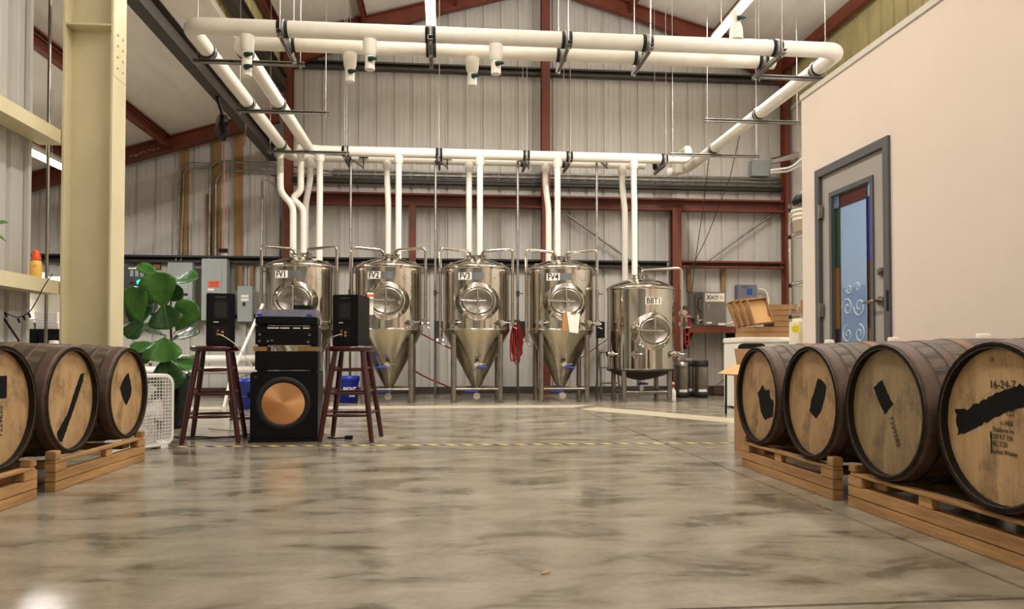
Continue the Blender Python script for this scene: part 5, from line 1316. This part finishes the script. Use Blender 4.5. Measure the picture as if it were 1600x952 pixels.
# flat cartons
def carton(label, loc, size, rot, group, opened=False):
    t = thing('flat_carton', label, 'carton', loc, 0, group); t.rotation_euler = rot
    w, d, h = size; q = .006; b = MB()
    b.box((-w/2, -d/2, 0), (w/2, d/2, q)); b.box((-w/2, -d/2, q), (w/2, -d/2+q, h)); b.box((-w/2, d/2-q, q), (w/2, d/2, h)); b.box((-w/2, -d/2+q, q), (-w/2+q, d/2-q, h)); b.box((w/2-q, -d/2+q, q), (w/2, d/2-q, h))
    b.build('tray', 'cardboard', t)
    if not opened: MB().box((-w/2-.002, -d/2-.002, h), (w/2+.002, d/2+.002, h+.006)).build('flap', 'cardboard', t)
    else: MB().box((-w/2+q+.001, -d/2+q+.001, q), (w/2-q-.001, d/2-q-.001, q+.002)).build('liner', 'cardboard_in', t)
    return t
G = 'flat brown cartons on the freezer'
ord_ = ['bottom', 'second', 'third', 'fourth', 'fifth', 'top']
for k in range(6):
    carton('flat brown carton, %s of the stack beside the wire rack' % ord_[k], (FX+.58+random.uniform(-.03, .03)+(.03 if k < 2 else 0), YFZ+.25, ht+.001+k*.068), (.36-.01*k+.05*(k > 2), .30, .058), (0, 0, random.uniform(-.12, .12)), G)
for k in range(2):
    carton(['bottom flat brown carton under the leaning trays', 'second flat brown carton under the leaning trays'][k], (FX+.25+.02*k, YFZ+.22, ht+.001+k*.066), (.40, .30, .056), (0, 0, -.06+.1*k), G)
lean = [('brown carton tray leaning back, hindmost of the fan of trays', .16, .30, -35, -6), ('brown carton tray leaning back, second in the fan of trays', .20, .26, -46, -10), ('brown carton tray leaning back, third in the fan of trays', .23, .22, -56, -12), ('open brown carton tray leaning with its pale inside showing', .28, .17, -66, -12)]
for k, (lab, dx, dy, an, rz) in enumerate(lean):
    rot = (R_(74-2*k), R_(-16+3*k), R_(4))
    carton(lab, (FX+.11+.05*k, YFZ+.36-.075*k, ht+.31), (.25, .33, .055), rot, G, True)
# black chair in front of the freezer, cardboard box with a flap
p = at(1162, 600, Y=7.6)
t = thing('office_chair', 'black padded chair standing before the white freezer', 'chair', (at(1166, 600, Y=7.7).x+.07, 7.9, 0))
zt_ = at(1163, 537, Y=7.7).z; w = .30
b = MB(); b.prism([(p_[0], p_[1]) for p_ in rrect(w, .30, .05)], -.025, .025, Matrix.Translation((0, -.2, zt_-.15)) @ Matrix.Rotation(PI/2-.1, 4, 'X')); b.build('backrest', 'black', t, bevel=.008)
MB().box((-.17, -.19, .44), (.17, .22, .50)).build('seat', 'black', t, bevel=.02)
b = MB(); b.tube(fillet([(-.13, -.24, zt_-.2), (-.11, -.28, zt_-.14), (.11, -.28, zt_-.14), (.13, -.24, zt_-.2)], .04), .012, 8); b.build('rail', 'black_gloss', t)
for sx in (-1, 1):
    for sy in (-1, 1): MB().tube([(sx*.15, sy*.17, .46), (sx*.15, sy*.18, 0)], .013, 8).build('leg', 'black', t)
    MB().tube([(sx*.14, -.17, .48), (sx*.13, -.21, zt_-.2)], .012, 8).build('back_post', 'black', t)
x0 = at(1147, 620, Y=4.97).x
t = thing('cardboard_box', 'tall cardboard box with one flap folded out behind the farthest right barrel', 'box', (x0+.22, 4.80, 0))
hb_ = at(1150, 571, Y=4.9).z
b = MB(); b.box((-.22, -.17, 0), (.22, .17, .008))
for (lo, hi) in (((-.22, -.17, .008), (.22, -.164, hb_)), ((-.22, .164, .008), (.22, .17, hb_)), ((-.22, -.164, .008), (-.214, .164, hb_)), ((.214, -.164, .008), (.22, .164, hb_))): b.box(lo, hi)
b.build('body', 'cardboard', t)
b = MB(); Mx_ = Matrix.Translation((-.22, 0, hb_)) @ Matrix.Rotation(R_(-28), 4, 'Y'); b.box((-.13, -.168, 0), (0, .168, .005), Mx_); b.build('flap', 'cardboard_in', t)
b = MB(); Mx_ = Matrix.Translation((0, .17, hb_)) @ Matrix.Rotation(R_(70), 4, 'X'); b.box((-.2, 0, 0), (.2, .12, .005), Mx_); b.build('flap', 'cardboard', t)
# kegs
def keg(label, px, py, Y, r=.115, h=.58, dark=True):
    x = at(px, py, Y=Y).x
    t = thing('keg', label, 'keg', (x, Y, 0), 0, 'slim steel kegs by the wall')
    b = MB(); b.lathe([(.001, .02), (r*.9, .03), (r, .06), (r, h-.09), (r*.98, h-.07), (r*.8, h-.05), (.001, h-.045)], 32); b.build('body', 'steel_dull', t)
    b = MB(); b.lathe([(r*.96, 0), (r*1.0, 0), (r*1.01, .085), (r*.96, .085)], 32); b.build('base_ring', 'rubber', t)
    b = MB(); b.lathe([(r*1.0, h-.10), (r*1.02, h-.095), (r*1.02, h), (r*.94, h), (r*.94, h-.07)], 32); b.build('top_ring', 'rubber' if dark else 'steel_dull', t)
    b = MB(); b.lathe([(r+.0015, .09), (r+.0015, .13)], 16, a0=-2.2, a1=-1.0); b.build('label_strip', 'paper', t)
    return t
keg('slim steel keg with black rubber top, nearest the wall corner', 1095, 600, 11.3); keg('slim steel keg with black rubber top, middle one', 1080, 600, 11.55); keg('slim steel keg half hidden by the bright tank', 1065, 600, 11.25, .11, .56, False)
# crate on the floor by the wall
p = at(1135, 618, Z=0)
t = thing('wooden_caddy', 'small dark wooden caddy on the floor by the wall', 'caddy', (p.x, 11.9, 0))
MB().box((-.22, -.12, .0), (.22, .12, .02)).build('base', 'black', t); MB().box((-.22, -.12, .02), (.22, -.105, .14)).build('side', 'stave', t); MB().box((-.22, .105, .02), (.22, .12, .14)).build('side', 'stave', t)
for s in (-.22, .205): MB().box((s, -.105, .02), (s+.015, .105, .14)).build('end', 'stave', t)
b = MB(); b.tube(fillet([(-.18, 0, .12), (0, 0, .26), (.2, 0, .14)], .05), .008, 6); b.build('handle', 'steel_dark', t)
t = thing('rubber_mat', 'low black rubber parts lying on the floor by the caddy', 'scrap', (p.x+.35, 11.6, 0)); MB().box((-.15, -.08, 0), (.15, .08, .07)).build('block', 'rubber', t, bevel=.01); MB().cyl((-.28, 0, .0), (-.28, 0, .03), .06).build('disc', 'rubber', t)
# spray bottle
p = at(1051, 627, Z=0)
t = thing('spray_bottle', 'white spray bottle with red trigger before the bright tank', 'bottle', (p.x, p.y, 0))
b = MB(); b.lathe([(.0005, 0), (.046, 0), (.048, .01), (.048, .13), (.036, .165), (.015, .19), (.014, .20), (.0005, .20)], 24); b.build('body', 'white_plastic', t)
b = MB(); b.cyl((0, 0, .198), (0, 0, .225), .018); b.tube([(.0, .0, .24), (-.0, -.03, .23), (-.01, -.045, .20)], .007, 6); b.build('trigger', 'red_cap', t)
b = MB(); b.tube([(.03, .02, .25), (0, 0, .26), (-.015, -.05, .255)], [.012, .02, .013], 8); b.build('nozzle', 'white_plastic', t)
# wire rack by the partition corner
XK = at(1234, 400, Y=7.45).x
t = thing('wire_rack', 'chrome wire shelving rack behind the partition corner', 'rack', (XK, 7.0, 0))
Wk, Dk = .9, .45; zs = [at(1240, q, Y=7.3).z for q in (532, 490, 440, 363, 320)]
ztop = at(1234, 318, Y=7.3).z+.02
for x in (0, Wk):
    for y in (0, Dk): MB().cyl((x, y, 0), (x, y, ztop), .0127, n=12).build('post', 'chrome', t)
for z in zs[1:]:
    sh = None; b = MB()
    for zz_ in (z, z-.035):
        b.tube([(0, 0, zz_), (Wk, 0, zz_), (Wk, Dk, zz_), (0, Dk, zz_)], .0035, 5, closed=True)
    for k in range(15):
        b.tube([(Wk*k/15, 0, z), (Wk*(k+.5)/15, 0, z-.035), (Wk*(k+1)/15, 0, z)], .0025, 4)
        b.tube([(Wk*(k+.5)/15, 0, z+.002), (Wk*(k+.5)/15, Dk, z+.002)], .002, 4)
    for k in range(8):
        for xe in (0, Wk): b.tube([(xe, Dk*k/8, z), (xe, Dk*(k+.5)/8, z-.035), (xe, Dk*(k+1)/8, z)], .003, 4)
    b.build('wire_shelf', 'chrome', t)
    for x in (0, Dk): MB().cyl((0, x, z-.05), (0, x, z-.01), .018, n=12).build('collar', 'rubber', t)
# buckets and bag on the rack
def tub(label, x, y, z, n):
    t = thing('plastic_tub', label, 'tub', (x, y, z), 0, 'white plastic tubs on the rack')
    b = MB(); h = .22; pr = [(.0005, 0), (.13, 0), (.145, h*.5), (.158, h*.5), (.158, h*.55), (.147, h*.55), (.150, h*.7), (.162, h*.7), (.162, h*.76), (.152, h*.78), (.156, h*.9), (.166, h*.9), (.166, h), (.150, h), (.14, h*.9), (.0005, h*.9)]; b.lathe(pr, 32); b.build('body', 'cream_plastic', t)
    return t
o = tub('cream plastic tub turned on the rack under the top shelf', XK+.11, 7.27, zs[3]+.004, 0)
t = thing('black_bag', 'black bag lying on the top shelf of the wire rack', 'bag', (XK+.17, 7.27, zs[4]+.004))
b = MB(); b.lathe([(.001, 0), (.19, 0), (.2, .03), (.17, .09), (.09, .16), (.03, .19), (.001, .195)], 20, Matrix.Diagonal((1.1, .8, 1, 1))); b.build('body', 'black', t)
b = MB(); b.tube(fillet([(-.08, -.1, .1), (-.05, -.12, .22), (.05, -.12, .22), (.08, -.1, .1)], .05), .008, 6); b.build('strap', 'black', t)
carton('flat brown carton on the lower shelf of the wire rack', (XK+.22, 7.2, zs[1]+.004), (.36, .30, .06), (0, 0, .06), G)
carton('flat brown carton on top of another on the wire rack shelf', (XK+.24, 7.2, zs[1]+.073), (.36, .30, .06), (0, 0, -.04), G)
# white jug with yellow sticker
p = at(1250, 515, Y=6.5)
t = thing('white_jerrycan', 'white plastic container with yellow smiley sticker beside the partition', 'container', (p.x+.07, 6.5, 0))
zt_ = at(1250, 497, Y=6.4).z
b = MB(); b.prism([(-.13, -.12), (.13, -.12), (.13, .12), (-.13, .12)], .55, zt_); b.build('body', 'cream_plastic', t, bevel=.03)
MB().cyl((0, 0, zt_-.002), (0, 0, zt_+.03), .03).build('cap', 'white_plastic', t)
px_ = at(1243, 514, Y=6.38); b = MB(); b.cyl((px_.x-t.location.x, -.1215, px_.z), (px_.x-t.location.x, -.1225, px_.z), .038, n=28); s_ = b.build('sticker', 'sticker_yellow', t)
b = MB(); cx_ = px_.x-t.location.x
for s in (-.012, .012): b.cyl((cx_+s, -.1226, px_.z+.010), (cx_+s, -.1232, px_.z+.010), .004, n=8)
b.tube([(cx_+.02*math.cos(a), -.123, px_.z+.02*math.sin(a)) for a in [PI+PI*k/8 for k in range(9)]], .0015, 4); b.build('printed_face', 'ink', s_)
o = MB().box((-.2, -.2, 0), (.2, .2, .55)).build('storage_bin', 'liner_white', None, (p.x+.12, 6.5, 0), None, .01); tag(o, 'white bin under the plastic container behind the last barrel', 'bin')
# dark hanging cables
cable([at(*q, Y=11.0) for q in ((1161, 190), (1140, 280), (1105, 370), (1075, 430))], .006, 'black', 'black cable sweeping down from the right pipe run to the bright tank', 'hanging_cable')
cable([at(*q, Y=11.05) for q in ((1108, 245), (1098, 330), (1086, 410), (1080, 460))], .006, 'black', 'black cable dropping nearly straight beside the bright tank', 'hanging_cable')
# small step ladder behind the tanks
t = thing('step_ladder', 'small grey step ladder behind the bright tank', 'ladder', (at(950, 600, Y=11.9).x, 11.9, 0))
for s in (-.16, .16):
    MB().tube([(s, -.2, 0), (s*.8, .0, .75)], .018, 6).build('rail', 'galv', t); MB().tube([(s, .25, 0), (s*.8, .02, .75)], .014, 6).build('rear_leg', 'galv', t)
for z in (.2, .45, .7): MB().box((-.15, -.2+z*.2, z), (.15, -.12+z*.2, z+.02)).build('tread', 'galv', t)
# wood chip on the floor
p = at(852, 897, Z=0); o = MB().cbox((0, 0, .003), (.026, .008, .005)).build('wood_chip', 'pallet_new', None, (p.x, p.y, 0), (0, 0, .5)); tag(o, 'tiny pale wood chip lying on the concrete in the foreground', 'wood chip')
